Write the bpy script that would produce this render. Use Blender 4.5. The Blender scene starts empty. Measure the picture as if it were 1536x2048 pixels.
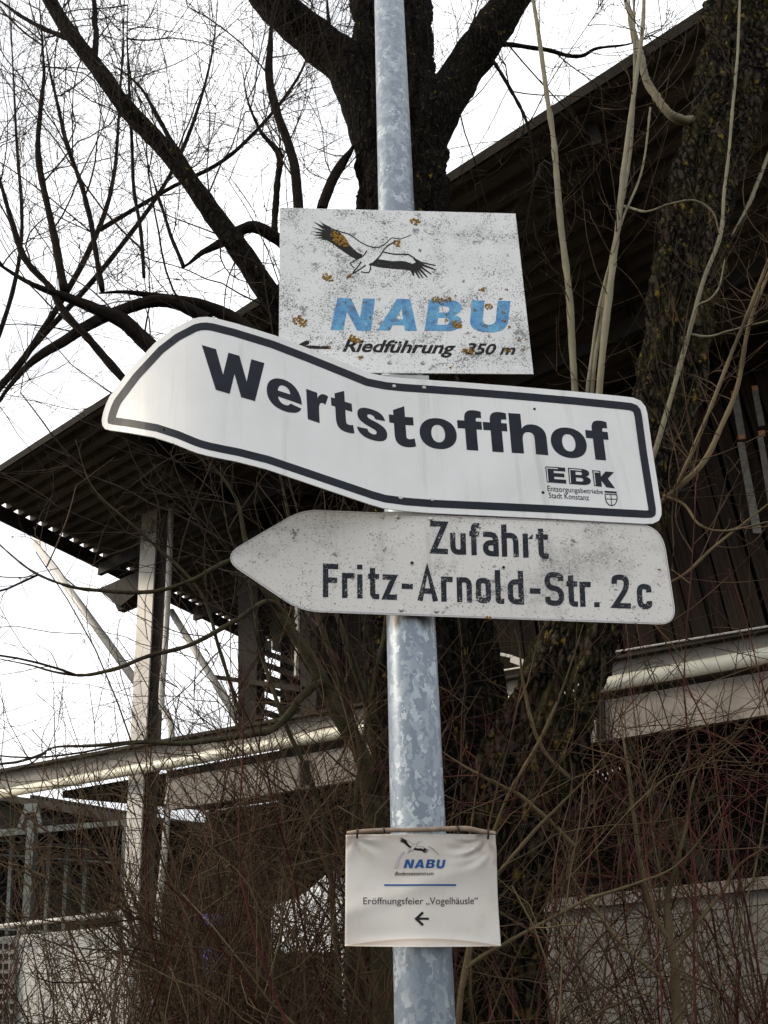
import bpy, bmesh, math, random
import numpy as np
from mathutils import Vector, Matrix

# ------------------------------------------------------------------ camera, sky, sun, exposure
SC = bpy.context.scene
COL = SC.collection
FPX = 1538.0
TH = math.radians(27.0)      # looking up
RHO = math.radians(3.2)      # slight roll
EYE = np.array([0.0, 0.0, 1.6])
_f = np.array([0, math.cos(TH), math.sin(TH)])
_r0 = np.array([1.0, 0, 0])
_u0 = np.array([0, -math.sin(TH), math.cos(TH)])
RV = _r0 * math.cos(RHO) - _u0 * math.sin(RHO)
UV = _u0 * math.cos(RHO) + _r0 * math.sin(RHO)

cam = bpy.data.cameras.new('camera')
cam.sensor_fit = 'VERTICAL'
cam.sensor_height = 24.0
cam.lens = FPX / 2048 * 24.0
cam.clip_start = 0.05
cam.clip_end = 3000
camo = bpy.data.objects.new('camera', cam)
COL.objects.link(camo)
m = Matrix.Identity(4)
for i in range(3):
    m[i][0] = RV[i]; m[i][1] = UV[i]; m[i][2] = -_f[i]; m[i][3] = EYE[i]
camo.matrix_world = m
SC.camera = camo

SUN_DIR = Vector((-0.88, 0.0, 0.44)).normalized()     # towards the sun: hazy, from the left
sun = bpy.data.lights.new('sun', 'SUN')
sun.energy = 2.3
sun.angle = math.radians(11)
sun.color = (1.0, 0.87, 0.68)
suno = bpy.data.objects.new('sun', sun)
suno.rotation_euler = SUN_DIR.to_track_quat('Z', 'Y').to_euler()
suno.location = (-6, -2, 12)
COL.objects.link(suno)

W = bpy.data.worlds.new('World')
SC.world = W
W.use_nodes = True
nt = W.node_tree
nt.nodes.clear()
out = nt.nodes.new('ShaderNodeOutputWorld')
bg = nt.nodes.new('ShaderNodeBackground')
sky = nt.nodes.new('ShaderNodeTexSky')
sky.sky_type = 'NISHITA'
sky.sun_disc = False
sky.sun_elevation = math.asin(SUN_DIR.z)
sky.sun_rotation = math.atan2(SUN_DIR.x, SUN_DIR.y)
sky.dust_density = 3.0
tc = nt.nodes.new('ShaderNodeTexCoord')
nz = nt.nodes.new('ShaderNodeTexNoise')
nz.inputs['Scale'].default_value = 2.2
nz.inputs['Detail'].default_value = 6
nz.inputs['Roughness'].default_value = 0.55
rmp = nt.nodes.new('ShaderNodeValToRGB')
rmp.color_ramp.elements[0].position = 0.36
rmp.color_ramp.elements[0].color = (0.42, 0.42, 0.42, 1)
rmp.color_ramp.elements[1].position = 0.52
rmp.color_ramp.elements[1].color = (1, 1, 1, 1)
mx = nt.nodes.new('ShaderNodeMix')
mx.data_type = 'RGBA'
mx.inputs['B'].default_value = (12.6, 12.7, 12.9, 1)       # white overcast veil over the sky
nt.links.new(tc.outputs['Generated'], nz.inputs['Vector'])
nt.links.new(nz.outputs['Fac'], rmp.inputs['Fac'])
nt.links.new(rmp.outputs['Color'], mx.inputs['Factor'])
nt.links.new(sky.outputs['Color'], mx.inputs['A'])
nt.links.new(mx.outputs['Result'], bg.inputs['Color'])
bg.inputs['Strength'].default_value = 0.1
nt.links.new(bg.outputs['Background'], out.inputs['Surface'])

SC.cycles.max_bounces = 5
SC.cycles.diffuse_bounces = 3
SC.view_settings.view_transform = 'Standard'
SC.view_settings.look = 'None'
SC.view_settings.exposure = 0.3
SC.view_settings.gamma = 1.0
SC.view_settings.use_curve_mapping = False

# ------------------------------------------------------------------ measuring helpers
def ray(x, y):
    return _f + RV * ((x - 768) / FPX) + UV * ((1024 - y) / FPX)
def at_z(x, y, z):
    d = ray(x, y); return EYE + d * ((z - EYE[2]) / d[2])
def at_y(x, y, Y):
    d = ray(x, y); return EYE + d * (Y / d[1])
def at_plane(x, y, p, n):
    d = ray(x, y); return EYE + d * (float(np.dot(p - EYE, n)) / float(np.dot(d, n)))
def pxm(p):                                   # metres per picture unit at a point
    return float(np.dot(p - EYE, _f)) / FPX

# ------------------------------------------------------------------ object helpers
def link(o, parent=None):
    COL.objects.link(o)
    if parent is not None:
        o.parent = parent
    return o
def thing(name, label, cat, loc=(0, 0, 0), group=None):
    o = bpy.data.objects.new(name, None)
    o.empty_display_size = 0.2
    o.location = tuple(float(v) for v in loc)
    o['label'] = label; o['category'] = cat
    if group: o['group'] = group
    COL.objects.link(o)
    return o
def origin(parent):
    v = np.zeros(3)
    while parent is not None:
        v = v + np.array(parent.location); parent = parent.parent
    return v
def mesh_obj(name, V, Fc, mat, parent=None, smooth=False):
    """V world coordinates; Fc list of index tuples"""
    V = np.asarray(V, float) - origin(parent)
    me = bpy.data.meshes.new(name)
    me.from_pydata(V.tolist(), [], [tuple(int(i) for i in q) for q in Fc])
    if smooth:
        me.polygons.foreach_set('use_smooth', [True] * len(me.polygons))
    me.materials.append(mat)
    me.update()
    return link(bpy.data.objects.new(name, me), parent)
def quad_obj(name, V, Q, mat, parent=None, smooth=True):
    """fast: V (n,3), Q (m,4) numpy"""
    V = np.asarray(V, np.float64) - origin(parent)
    Q = np.asarray(Q, np.int32)
    me = bpy.data.meshes.new(name)
    me.vertices.add(len(V)); me.vertices.foreach_set('co', V.astype(np.float32).ravel())
    me.loops.add(Q.size); me.loops.foreach_set('vertex_index', Q.ravel())
    me.polygons.add(len(Q))
    me.polygons.foreach_set('loop_start', np.arange(0, Q.size, 4, dtype=np.int32))
    me.polygons.foreach_set('loop_total', np.full(len(Q), 4, np.int32))
    if smooth:
        me.polygons.foreach_set('use_smooth', np.ones(len(Q), bool))
    me.materials.append(mat)
    me.update(calc_edges=True)
    return link(bpy.data.objects.new(name, me), parent)
def bm_obj(name, bm, mat, parent=None, smooth=False):
    o = origin(parent)
    bmesh.ops.translate(bm, verts=bm.verts, vec=Vector(-o))
    bmesh.ops.recalc_face_normals(bm, faces=bm.faces)
    me = bpy.data.meshes.new(name)
    bm.to_mesh(me); bm.free()
    if smooth:
        me.polygons.foreach_set('use_smooth', [True] * len(me.polygons))
    me.materials.append(mat)
    return link(bpy.data.objects.new(name, me), parent)
def hexa(name, front, back, mat, parent, bevel=0.0):
    """solid between two quads (each 4 points in the same order)"""
    bm = bmesh.new()
    v = [bm.verts.new(Vector(p)) for p in list(front) + list(back)]
    bm.faces.new(v[:4]); bm.faces.new(v[7:3:-1])
    for i in range(4):
        j = (i + 1) % 4
        bm.faces.new((v[i], v[i + 4], v[j + 4], v[j]))
    if bevel > 0:
        bmesh.ops.bevel(bm, geom=bm.edges[:], offset=bevel, segments=1, affect='EDGES')
    return bm_obj(name, bm, mat, parent)
def bar(name, a, b, w, h, mat, parent, up=(0, 0, 1), bevel=0.0):
    a = np.array(a, float); b = np.array(b, float); up = np.array(up, float)
    t = (b - a) / np.linalg.norm(b - a)
    s = np.cross(t, up); s /= np.linalg.norm(s); u = np.cross(s, t)
    q = lambda p: [p + s * w / 2 + u * h / 2, p - s * w / 2 + u * h / 2, p - s * w / 2 - u * h / 2, p + s * w / 2 - u * h / 2]
    return hexa(name, q(a), q(b), mat, parent, bevel)
def smooth_path(P, n, R=None):
    """Catmull-Rom resample of control points"""
    P = np.asarray(P, float)
    k = len(P)
    E = np.vstack([2 * P[0] - P[1], P, 2 * P[-1] - P[-2]])
    seg = np.linalg.norm(np.diff(P, axis=0), axis=1)
    s = np.concatenate([[0], np.cumsum(seg)]); s /= s[-1]
    u = np.linspace(0, 1, n)
    i = np.clip(np.searchsorted(s, u, 'right') - 1, 0, k - 2)
    t = ((u - s[i]) / np.maximum(s[i + 1] - s[i], 1e-9))[:, None]
    a, b, c, d = E[i], E[i + 1], E[i + 2], E[i + 3]
    Q = 0.5 * (2 * b + (c - a) * t + (2 * a - 5 * b + 4 * c - d) * t ** 2 + (3 * b - a - 3 * c + d) * t ** 3)
    if R is None: return Q
    return Q, np.interp(u, s, np.asarray(R, float))
def tubes(P, Rr, sides):
    """P (N,k,3), Rr (N,k) -> verts, quads"""
    N, k, _ = P.shape
    T = np.empty_like(P)
    T[:, 1:-1] = P[:, 2:] - P[:, :-2]
    T[:, 0] = P[:, 1] - P[:, 0]; T[:, -1] = P[:, -1] - P[:, -2]
    T /= np.maximum(np.linalg.norm(T, axis=2, keepdims=True), 1e-9)
    ref = np.where(np.abs(T[:, :1, 2:3]) < 0.8, np.array([[[0, 0, 1.0]]]), np.array([[[0, 1.0, 0]]]))
    A = np.cross(T, np.broadcast_to(ref, T.shape)); A /= np.maximum(np.linalg.norm(A, axis=2, keepdims=True), 1e-9)
    B = np.cross(T, A)
    ang = np.arange(sides) * 2 * math.pi / sides
    V = P[:, :, None, :] + (A[:, :, None, :] * np.cos(ang)[None, None, :, None] + B[:, :, None, :] * np.sin(ang)[None, None, :, None]) * Rr[:, :, None, None]
    idx = np.arange(N * k * sides).reshape(N, k, sides)
    a = idx[:, :-1, :]; b = np.roll(a, -1, axis=2)
    c = idx[:, 1:, :]; d = np.roll(c, -1, axis=2)
    Q = np.stack([a, b, d, c], axis=-1).reshape(-1, 4)
    return V.reshape(-1, 3), Q
class Acc:
    def __init__(s): s.v = []; s.q = []; s.n = 0
    def add(s, V, Q):
        s.v.append(V); s.q.append(Q + s.n); s.n += len(V)
    def tube(s, P, R, sides):
        P = np.asarray(P, float); s.add(*tubes(P[None], np.asarray(R, float)[None], sides))
    def build(s, name, mat, parent, smooth=True):
        return quad_obj(name, np.vstack(s.v), np.vstack(s.q), mat, parent, smooth)
def tube_obj(name, P, r, mat, parent, sides=12, n=None, caps=True):
    P = np.asarray(P, float)
    R = np.full(len(P), r) if np.isscalar(r) else np.asarray(r, float)
    if n: P, R = smooth_path(P, n, R)
    V, Q = tubes(P[None], R[None], sides)
    Fc = [tuple(q) for q in Q]
    if caps:
        Fc.append(tuple(range(sides - 1, -1, -1))); k = (len(P) - 1) * sides
        Fc.append(tuple(range(k, k + sides)))
    o = mesh_obj(name, V, Fc, mat, parent, True)
    return o

# ------------------------------------------------------------------ materials
MATS = {}
class NT:
    def __init__(s, name):
        s.m = bpy.data.materials.new(name); s.m.use_nodes = True
        s.t = s.m.node_tree; s.b = s.t.nodes['Principled BSDF']
        s.co = s.t.nodes.new('ShaderNodeTexCoord').outputs['Object']
    def n(s, kind, **kw):
        d = s.t.nodes.new(kind)
        for k, v in kw.items(): setattr(d, k, v)
        return d
    def l(s, a, b): s.t.links.new(a, b)
    def mapping(s, scale, rot=(0, 0, 0)):
        d = s.n('ShaderNodeMapping'); d.inputs['Scale'].default_value = scale; d.inputs['Rotation'].default_value = rot
        s.l(s.co, d.inputs['Vector']); return d.outputs['Vector']
    def noise(s, scale, detail=4, rough=0.55, vec=None, dist=0):
        d = s.n('ShaderNodeTexNoise'); d.inputs['Scale'].default_value = scale; d.inputs['Detail'].default_value = detail
        d.inputs['Roughness'].default_value = rough; d.inputs['Distortion'].default_value = dist
        s.l(vec or s.co, d.inputs['Vector']); return d.outputs['Fac']
    def vor(s, scale, feature='F1', out='Distance', vec=None, rnd=1):
        d = s.n('ShaderNodeTexVoronoi', feature=feature); d.inputs['Scale'].default_value = scale
        d.inputs['Randomness'].default_value = rnd
        s.l(vec or s.co, d.inputs['Vector']); return d.outputs[out]
    def ramp(s, fac, stops):
        d = s.n('ShaderNodeValToRGB'); e = d.color_ramp.elements
        while len(e) < len(stops): e.new(0.5)
        for i, (p, c) in enumerate(stops):
            e[i].position = p
            e[i].color = (c, c, c, 1) if np.isscalar(c) else (*c, 1)
        s.l(fac, d.inputs['Fac']); return d.outputs['Color']
    def mix(s, fac, a, b, blend='MIX'):
        d = s.n('ShaderNodeMix', data_type='RGBA', blend_type=blend)
        for k, v in (('Factor', fac), ('A', a), ('B', b)):
            if isinstance(v, (int, float)): d.inputs[k].default_value = v
            elif isinstance(v, tuple): d.inputs[k].default_value = (*v, 1)
            else: s.l(v, d.inputs[k])
        return d.outputs['Result']
    def math(s, op, a, b=0.0):
        d = s.n('ShaderNodeMath', operation=op)
        for i, v in enumerate((a, b)):
            if isinstance(v, (int, float)): d.inputs[i].default_value = v
            else: s.l(v, d.inputs[i])
        return d.outputs[0]
    def bump(s, h, strength, dist):
        d = s.n('ShaderNodeBump'); d.inputs['Strength'].default_value = strength; d.inputs['Distance'].default_value = dist
        s.l(h, d.inputs['Height']); s.l(d.outputs['Normal'], s.b.inputs['Normal'])
    def set(s, col=None, rough=None, metal=None, spec=None):
        for k, v in (('Base Color', col), ('Roughness', rough), ('Metallic', metal), ('Specular IOR Level', spec)):
            if v is None: continue
            if isinstance(v, (int, float)): s.b.inputs[k].default_value = v
            elif isinstance(v, tuple): s.b.inputs[k].default_value = (*v, 1)
            else: s.l(v, s.b.inputs[k])
        return s.m

def mat_plain(name, col, rough=0.7, var=0.25, scale=3.0, metal=0.0, spec=0.4, bump=0.0, detail=6):
    a = NT(name)
    f = a.noise(scale, detail, 0.6)
    c = a.mix(a.ramp(f, [(0.3, 0.0), (0.7, 1.0)]), tuple(v * (1 - var) for v in col), tuple(min(v * (1 + var), 1) for v in col))
    if bump: a.bump(a.noise(scale * 12, 4), 0.5, bump)
    return a.set(c, rough, metal, spec)

def _dark_band_level():
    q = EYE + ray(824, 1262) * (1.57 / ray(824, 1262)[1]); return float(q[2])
DARK_BAND_Z = _dark_band_level()

def mat_galv():
    a = NT('galvanised')
    v = a.mapping((1, 1, 0.55))
    w = a.noise(26, 2, 0.5, v)
    vv = a.n('ShaderNodeVectorMath', operation='ADD')
    sc = a.n('ShaderNodeVectorMath', operation='SCALE'); sc.inputs['Scale'].default_value = 0.035
    nn = a.n('ShaderNodeTexNoise'); nn.inputs['Scale'].default_value = 60; a.l(a.co, nn.inputs['Vector'])
    a.l(nn.outputs['Color'], sc.inputs[0]); a.l(v, vv.inputs[0]); a.l(sc.outputs[0], vv.inputs[1])
    cell = a.vor(85, out='Color', vec=vv.outputs[0])
    big = a.noise(9, 3)
    g = a.n('ShaderNodeSeparateColor'); a.l(cell, g.inputs[0])
    fac = a.math('MULTIPLY', a.ramp(g.outputs[0], [(0.35, 0.0), (0.5, 0.35), (0.82, 0.5), (0.86, 1.0)]), a.ramp(big, [(0.3, 0.25), (0.6, 1.0)]))
    c = a.mix(fac, (0.165, 0.20, 0.245), (0.40, 0.45, 0.49))
    dirt = a.ramp(a.noise(220, 3, 0.6), [(0.70, 0.0), (0.74, 1.0)])
    c = a.mix(a.math('MULTIPLY', dirt, 0.6), c, (0.06, 0.055, 0.05))
    # dark band with a ragged lower edge just under the lowest metal sign
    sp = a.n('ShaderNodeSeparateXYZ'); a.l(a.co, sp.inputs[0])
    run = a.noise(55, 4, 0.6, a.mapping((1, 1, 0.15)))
    lvl = a.math('ADD', a.math('SUBTRACT', sp.outputs[2], DARK_BAND_Z), a.math('MULTIPLY', a.math('SUBTRACT', run, 0.5), 0.16))
    up = a.ramp(a.math('SUBTRACT', sp.outputs[2], DARK_BAND_Z + 0.10), [(0.0, 1.0), (0.05, 0.0)])
    c = a.mix(a.math('MULTIPLY', up, a.ramp(lvl, [(0.0, 0.0), (0.03, 0.9)])), c, (0.035, 0.03, 0.026)) if DARK_BAND_Z < 9 else c
    a.bump(g.outputs[1], 0.08, 0.001)
    return a.set(c, a.math('ADD', a.math('MULTIPLY', fac, 0.12), 0.42), 0.35, 0.5)

def mat_sign(name, base, specks, grime, streak=0.0, rough=0.35, fine=True):
    """painted sheet: faint mottling, lichen specks, grey grime clouds"""
    a = NT(name)
    c = a.mix(a.ramp(a.noise(7, 5), [(0.35, 0.0), (0.7, 1.0)]), base, tuple(v * 0.9 for v in base))
    if grime > 0:
        g = a.ramp(a.noise(5.5, 5, 0.65), [(0.52, 0.0), (0.74, 1.0)])
        g2 = a.math('MULTIPLY', g, a.ramp(a.noise(160, 4, 0.7), [(0.35, 0.2), (0.65, 1.0)]))
        c = a.mix(a.math('MULTIPLY', g2, grime), c, (0.13, 0.125, 0.115))
    if streak > 0:
        s = a.noise(40, 4, 0.6, a.mapping((1, 1, 0.05)))
        c = a.mix(a.math('MULTIPLY', a.ramp(s, [(0.55, 0.0), (0.75, 1.0)]), streak), c, (0.3, 0.27, 0.23))
    if specks > 0:
        dens = a.ramp(a.noise(11, 4, 0.6), [(0.36, 0.0), (0.66, 1.0)])
        thr = a.math('MULTIPLY', dens, 0.13 * specks)
        n1 = a.noise(240, 3, 0.7)
        s1 = a.ramp(a.math('ADD', n1, thr), [(0.640, 0.0), (0.675, 1.0)])
        n2 = a.noise(85, 5, 0.78)
        s2 = a.ramp(a.math('ADD', n2, a.math('MULTIPLY', dens, 0.10 * specks)), [(0.675, 0.0), (0.70, 1.0)])
        n3 = a.math('ADD', a.math('MULTIPLY', a.noise(26, 3, 0.6), 0.72), a.math('MULTIPLY', a.noise(190, 3, 0.7), 0.34))
        s3_ = a.ramp(a.math('ADD', n3, a.math('MULTIPLY', dens, 0.06 * specks)), [(0.665, 0.0), (0.70, 0.85)])
        s = a.math('MAXIMUM', a.math('MAXIMUM', s1, s2), s3_)
        c = a.mix(a.math('MULTIPLY', s, 0.88), c, (0.045, 0.045, 0.042))
    a.bump(a.noise(300, 3), 0.05, 0.0005)
    return a.set(c, rough, 0.0, 0.5)

def mat_print(name, col, worn=0.0, rough=0.4, under=(0.6, 0.6, 0.58), scale=140):
    a = NT(name)
    c = a.mix(a.ramp(a.noise(30, 4), [(0.3, 0.0), (0.7, 1.0)]), col, tuple(min(1, v * 1.35 + 0.003) for v in col))
    if worn > 0:
        d = a.math('ADD', a.noise(scale, 5, 0.7), a.math('MULTIPLY', a.noise(14, 3), 0.25))
        c = a.mix(a.ramp(d, [(0.80 - worn * 0.14, 0.0), (0.82 - worn * 0.14, 1.0)]), c, under)
    return a.set(c, rough, 0.0, 0.12)

def mat_blue_print():
    a = NT('sky blue print')
    c = a.mix(a.ramp(a.noise(28, 5, 0.7), [(0.35, 0.0), (0.68, 1.0)]), (0.03, 0.2, 0.48), (0.12, 0.42, 0.62))
    c = a.mix(a.ramp(a.noise(45, 4, 0.7), [(0.52, 0.0), (0.66, 0.8)]), c, (0.035, 0.07, 0.16))
    d = a.ramp(a.noise(200, 4, 0.75), [(0.57, 0.0), (0.63, 1.0)])
    c = a.mix(a.math('MULTIPLY', d, 0.8), c, (0.04, 0.045, 0.05))
    c = a.mix(a.ramp(a.noise(60, 4, 0.7), [(0.62, 0.0), (0.72, 0.6)]), c, (0.6, 0.62, 0.62))
    return a.set(c, 0.45)

def mat_bark(name, lo, hi, lichen, su=9.0):
    """ridged bark; trunks are already displaced, this adds plates, lichen and moss"""
    a = NT(name)
    v = a.mapping((1, 1, 0.28))
    wob = a.n('ShaderNodeVectorMath', operation='ADD')
    sc = a.n('ShaderNodeVectorMath', operation='SCALE'); sc.inputs['Scale'].default_value = 0.05
    nn = a.n('ShaderNodeTexNoise'); nn.inputs['Scale'].default_value = 14; nn.inputs['Detail'].default_value = 4
    a.l(a.co, nn.inputs['Vector']); a.l(nn.outputs['Color'], sc.inputs[0]); a.l(v, wob.inputs[0]); a.l(sc.outputs[0], wob.inputs[1])
    e = a.vor(su * 4.5, 'DISTANCE_TO_EDGE', vec=wob.outputs[0])
    ridge = a.ramp(e, [(0.03, 0.0), (0.3, 1.0)])
    fine = a.noise(150, 5, 0.7)
    h = a.math('ADD', a.math('MULTIPLY', ridge, 0.7), a.math('MULTIPLY', fine, 0.5))
    c = a.mix(a.ramp(h, [(0.3, 0.0), (1.0, 1.0)]), lo, hi)
    c = a.mix(a.ramp(a.noise(5, 4), [(0.45, 0.0), (0.7, 0.55)]), c, (hi[0] * 0.8, hi[1] * 0.95, hi[2] * 0.5))
    if lichen > 0:
        lz = a.math('ADD', a.noise(13, 3, 0.6), a.math('MULTIPLY', a.noise(70, 3), 0.22))
        lf = a.math('MULTIPLY', a.ramp(lz, [(0.76 - 0.05 * lichen, 0.0), (0.79 - 0.05 * lichen, 1.0)]), ridge)
        c = a.mix(lf, c, (0.27, 0.19, 0.03))
        gz = a.ramp(a.noise(40, 4, 0.7), [(0.60, 0.0), (0.66, 0.7)])
        c = a.mix(a.math('MULTIPLY', gz, ridge), c, (0.13, 0.13, 0.11))
    a.bump(h, 1.0, 0.03)
    return a.set(c, 0.9, 0.0, 0.06)

def mat_wood_boards():
    a = NT('dark boards')
    s = a.noise(6, 6, 0.65, a.mapping((6, 6, 0.25)))
    oi = a.n('ShaderNodeObjectInfo')
    c = a.mix(a.ramp(s, [(0.3, 0.0), (0.75, 1.0)]), (0.012, 0.009, 0.007), (0.05, 0.036, 0.027))
    c = a.mix(a.math('MULTIPLY', oi.outputs['Random'], 0.55), c, (0.012, 0.010, 0.009))
    a.bump(s, 0.4, 0.01)
    return a.set(c, 0.85, 0, 0.05)

def mat_poster():
    a = NT('laminated paper')
    s = a.noise(16, 4, 0.6)
    c = a.mix(a.ramp(s, [(0.5, 0.0), (0.75, 0.5)]), (0.74, 0.71, 0.67), (0.6, 0.54, 0.46))
    # damp brown edge along the bottom and a stain in the top corners
    p = a.n('ShaderNodeAttribute'); p.attribute_name = 'uvw'
    sp = a.n('ShaderNodeSeparateXYZ'); a.l(p.outputs['Vector'], sp.inputs[0])
    u, v = sp.outputs[0], sp.outputs[1]
    cu = a.math('POWER', a.math('ABSOLUTE', a.math('SUBTRACT', u, 0.5)), 2.0)
    edge = a.math('SUBTRACT', a.math('SUBTRACT', 0.075, a.math('MULTIPLY', cu, 0.28)), v)
    st = a.ramp(edge, [(0.0, 0.0), (0.006, 0.75), (0.05, 0.15)])
    c = a.mix(st, c, (0.42, 0.30, 0.19))
    tl = a.math('SUBTRACT', a.math('MULTIPLY', a.noise(22, 4), 0.6), a.math('ADD', a.math('MULTIPLY', u, 1.3), a.math('MULTIPLY', a.math('SUBTRACT', 1.0, v), 2.2)))
    c = a.mix(a.ramp(tl, [(0.0, 0.0), (0.2, 0.5)]), c, (0.42, 0.3, 0.24))
    u1 = a.math('SUBTRACT', 1.0, u)
    tr = a.math('SUBTRACT', a.math('MULTIPLY', a.noise(26, 5), 0.75), a.math('ADD', a.math('MULTIPLY', u1, 1.0), a.math('MULTIPLY', a.math('SUBTRACT', 1.0, v), 1.6)))
    c = a.mix(a.ramp(tr, [(0.0, 0.0), (0.15, 0.45)]), c, (0.42, 0.32, 0.26))
    m_ = a.set(c, 0.22, 0, 0.5)
    tr_ = a.n('ShaderNodeBsdfTranslucent'); a.l(c, tr_.inputs['Color'])
    ms = a.n('ShaderNodeMixShader'); ms.inputs[0].default_value = 0.3
    o_ = a.t.nodes['Material Output']
    a.l(a.b.outputs[0], ms.inputs[1]); a.l(tr_.outputs[0], ms.inputs[2]); a.l(ms.outputs[0], o_.inputs['Surface'])
    return m_

M = dict(
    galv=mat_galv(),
    sign_old=mat_sign('lichen spotted white sheet', (0.74, 0.75, 0.745), 1.0, 0.5),
    sign_white=mat_sign('white reflective sheet', (0.72, 0.73, 0.73), 0.0, 0.16, 0.3, 0.3),
    sign_worn=mat_sign('weathered grey white sheet', (0.63, 0.62, 0.595), 0.5, 0.95, 0.3, 0.5),
    black=mat_print('navy black print', (0.009, 0.012, 0.020), 0.0, 0.35),
    black_old=mat_print('faded black print', (0.014, 0.013, 0.014), 0.15, 0.6),
    black_worn=mat_print('flaking black print', (0.014, 0.017, 0.023), 0.42, 0.6, (0.5, 0.5, 0.48), 260),
    blue=mat_blue_print(),
    blue_ink=mat_print('dark blue ink', (0.02, 0.075, 0.22), 0, 0.25),
    grey_ink=mat_print('grey ink', (0.33, 0.32, 0.34), 0, 0.3),
    ink=mat_print('black ink', (0.012, 0.011, 0.011), 0, 0.25),
    paper=mat_poster(),
    lichen=mat_plain('orange lichen', (0.30, 0.165, 0.02), 0.95, 0.6, 150, bump=0.003),
    steel=mat_plain('bolt steel', (0.42, 0.42, 0.41), 0.4, 0.3, 60, 0.7),
    hole=mat_plain('rusty hole', (0.02, 0.018, 0.016), 0.9, spec=0.06),
    alu=mat_plain('dull aluminium back', (0.3, 0.3, 0.3), 0.5, 0.2, 20, 0.6),
    stick=mat_plain('hazel stick', (0.24, 0.18, 0.13), 0.8, 0.4, 40, bump=0.002),
    tie=mat_plain('black cable tie', (0.01, 0.01, 0.01), 0.4),
    bark=mat_bark('rough willow bark', (0.004, 0.0032, 0.0026), (0.023, 0.018, 0.014), 0.15, 7),
    bark_l=mat_bark('lichen grown bark', (0.005, 0.004, 0.003), (0.08, 0.063, 0.044), 0.75, 6.5),
    limb=mat_plain('dark limb bark', (0.014, 0.011, 0.009), 0.9, 0.5, 18, bump=0.01, spec=0.06),
    green_limb=mat_plain('olive bark', (0.046, 0.040, 0.024), 0.85, 0.45, 14, bump=0.004, spec=0.06),
    twig=mat_plain('brown twigs', (0.036, 0.027, 0.021), 0.85, 0.4, 5, detail=1, spec=0.06),
    twig_far=mat_plain('grey brown twigs', (0.06, 0.048, 0.04), 0.85, 0.3, 3, detail=1, spec=0.06),
    pale=mat_plain('pale young bark', (0.165, 0.145, 0.085), 0.65, 0.25, 9, bump=0.001),
    red=mat_plain('dogwood red stems', (0.062, 0.021, 0.018), 0.65, 0.5, 4, detail=1, spec=0.06),
    brown=mat_plain('brown shrub stems', (0.066, 0.045, 0.029), 0.8, 0.6, 4, detail=1, spec=0.06),
    olive=mat_plain('olive shrub stems', (0.10, 0.078, 0.045), 0.8, 0.5, 4, detail=1, spec=0.06),
    catkin=mat_plain('silver catkin', (0.55, 0.52, 0.5), 0.9, 0.1),
    leaf=mat_plain('dead leaf', (0.05, 0.032, 0.02), 0.9, 0.4, 20, spec=0.06),
    boards=mat_wood_boards(),
    roof=mat_plain('weathered brown sheet steel', (0.10, 0.085, 0.07), 0.75, 0.3, 1.2, spec=0.06),
    fascia=mat_plain('brown edge trim', (0.018, 0.015, 0.012), 0.8, 0.3, 2, spec=0.05),
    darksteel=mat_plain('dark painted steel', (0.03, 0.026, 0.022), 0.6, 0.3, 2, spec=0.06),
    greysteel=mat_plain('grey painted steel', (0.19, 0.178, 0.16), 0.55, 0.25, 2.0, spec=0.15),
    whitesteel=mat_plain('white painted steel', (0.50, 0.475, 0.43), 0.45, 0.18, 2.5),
    beam=mat_plain('pale dusty beam', (0.215, 0.19, 0.165), 0.7, 0.3, 2.5, spec=0.15),
    gutter=mat_plain('cream gutter', (0.72, 0.69, 0.56), 0.35, 0.12, 4),
    greenpost=mat_plain('grey green post', (0.085, 0.10, 0.097), 0.6, 0.2, 3, spec=0.15),
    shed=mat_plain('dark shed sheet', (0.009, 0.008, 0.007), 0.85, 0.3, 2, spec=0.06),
    concrete=mat_plain('grey concrete', (0.125, 0.12, 0.108), 0.9, 0.28, 2.2, bump=0.004, spec=0.06),
    coping=mat_plain('concrete coping', (0.14, 0.125, 0.11), 0.9, 0.3, 5, bump=0.004, spec=0.06),
    render=mat_plain('pale rendered wall', (0.50, 0.49, 0.46), 0.9, 0.15, 1.5),
    tent=mat_plain('white tent fabric', (0.82, 0.83, 0.85), 0.6, 0.05, 2),
    tarp=mat_plain('blue tarpaulin', (0.06, 0.10, 0.34), 0.5, 0.3, 3),
    batten=mat_plain('weathered grey batten', (0.17, 0.16, 0.145), 0.85, 0.3, 12, spec=0.15),
    rust=mat_plain('orange primer', (0.36, 0.18, 0.09), 0.8, 0.3, 30),
    ground=mat_plain('leaf litter ground', (0.055, 0.047, 0.034), 0.95, 0.4, 1.5, bump=0.03, spec=0.06),
)

# ------------------------------------------------------------------ ground
V = []; Fc = []
gx = np.concatenate([np.linspace(-900, -30, 8), np.linspace(-24, 24, 49), np.linspace(30, 900, 8)])
rg = np.random.default_rng(5)
for y in gx:
    for x in gx:
        V.append((x, y, rg.normal(0, 0.025) if abs(x) < 24 and abs(y) < 24 else 0.0))
nn_ = len(gx)
for j in range(nn_ - 1):
    for i in range(nn_ - 1):
        Fc.append((j * nn_ + i, j * nn_ + i + 1, (j + 1) * nn_ + i + 1, (j + 1) * nn_ + i))
g = mesh_obj('ground', V, Fc, M['ground'], None, True)
g['kind'] = 'structure'

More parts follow.
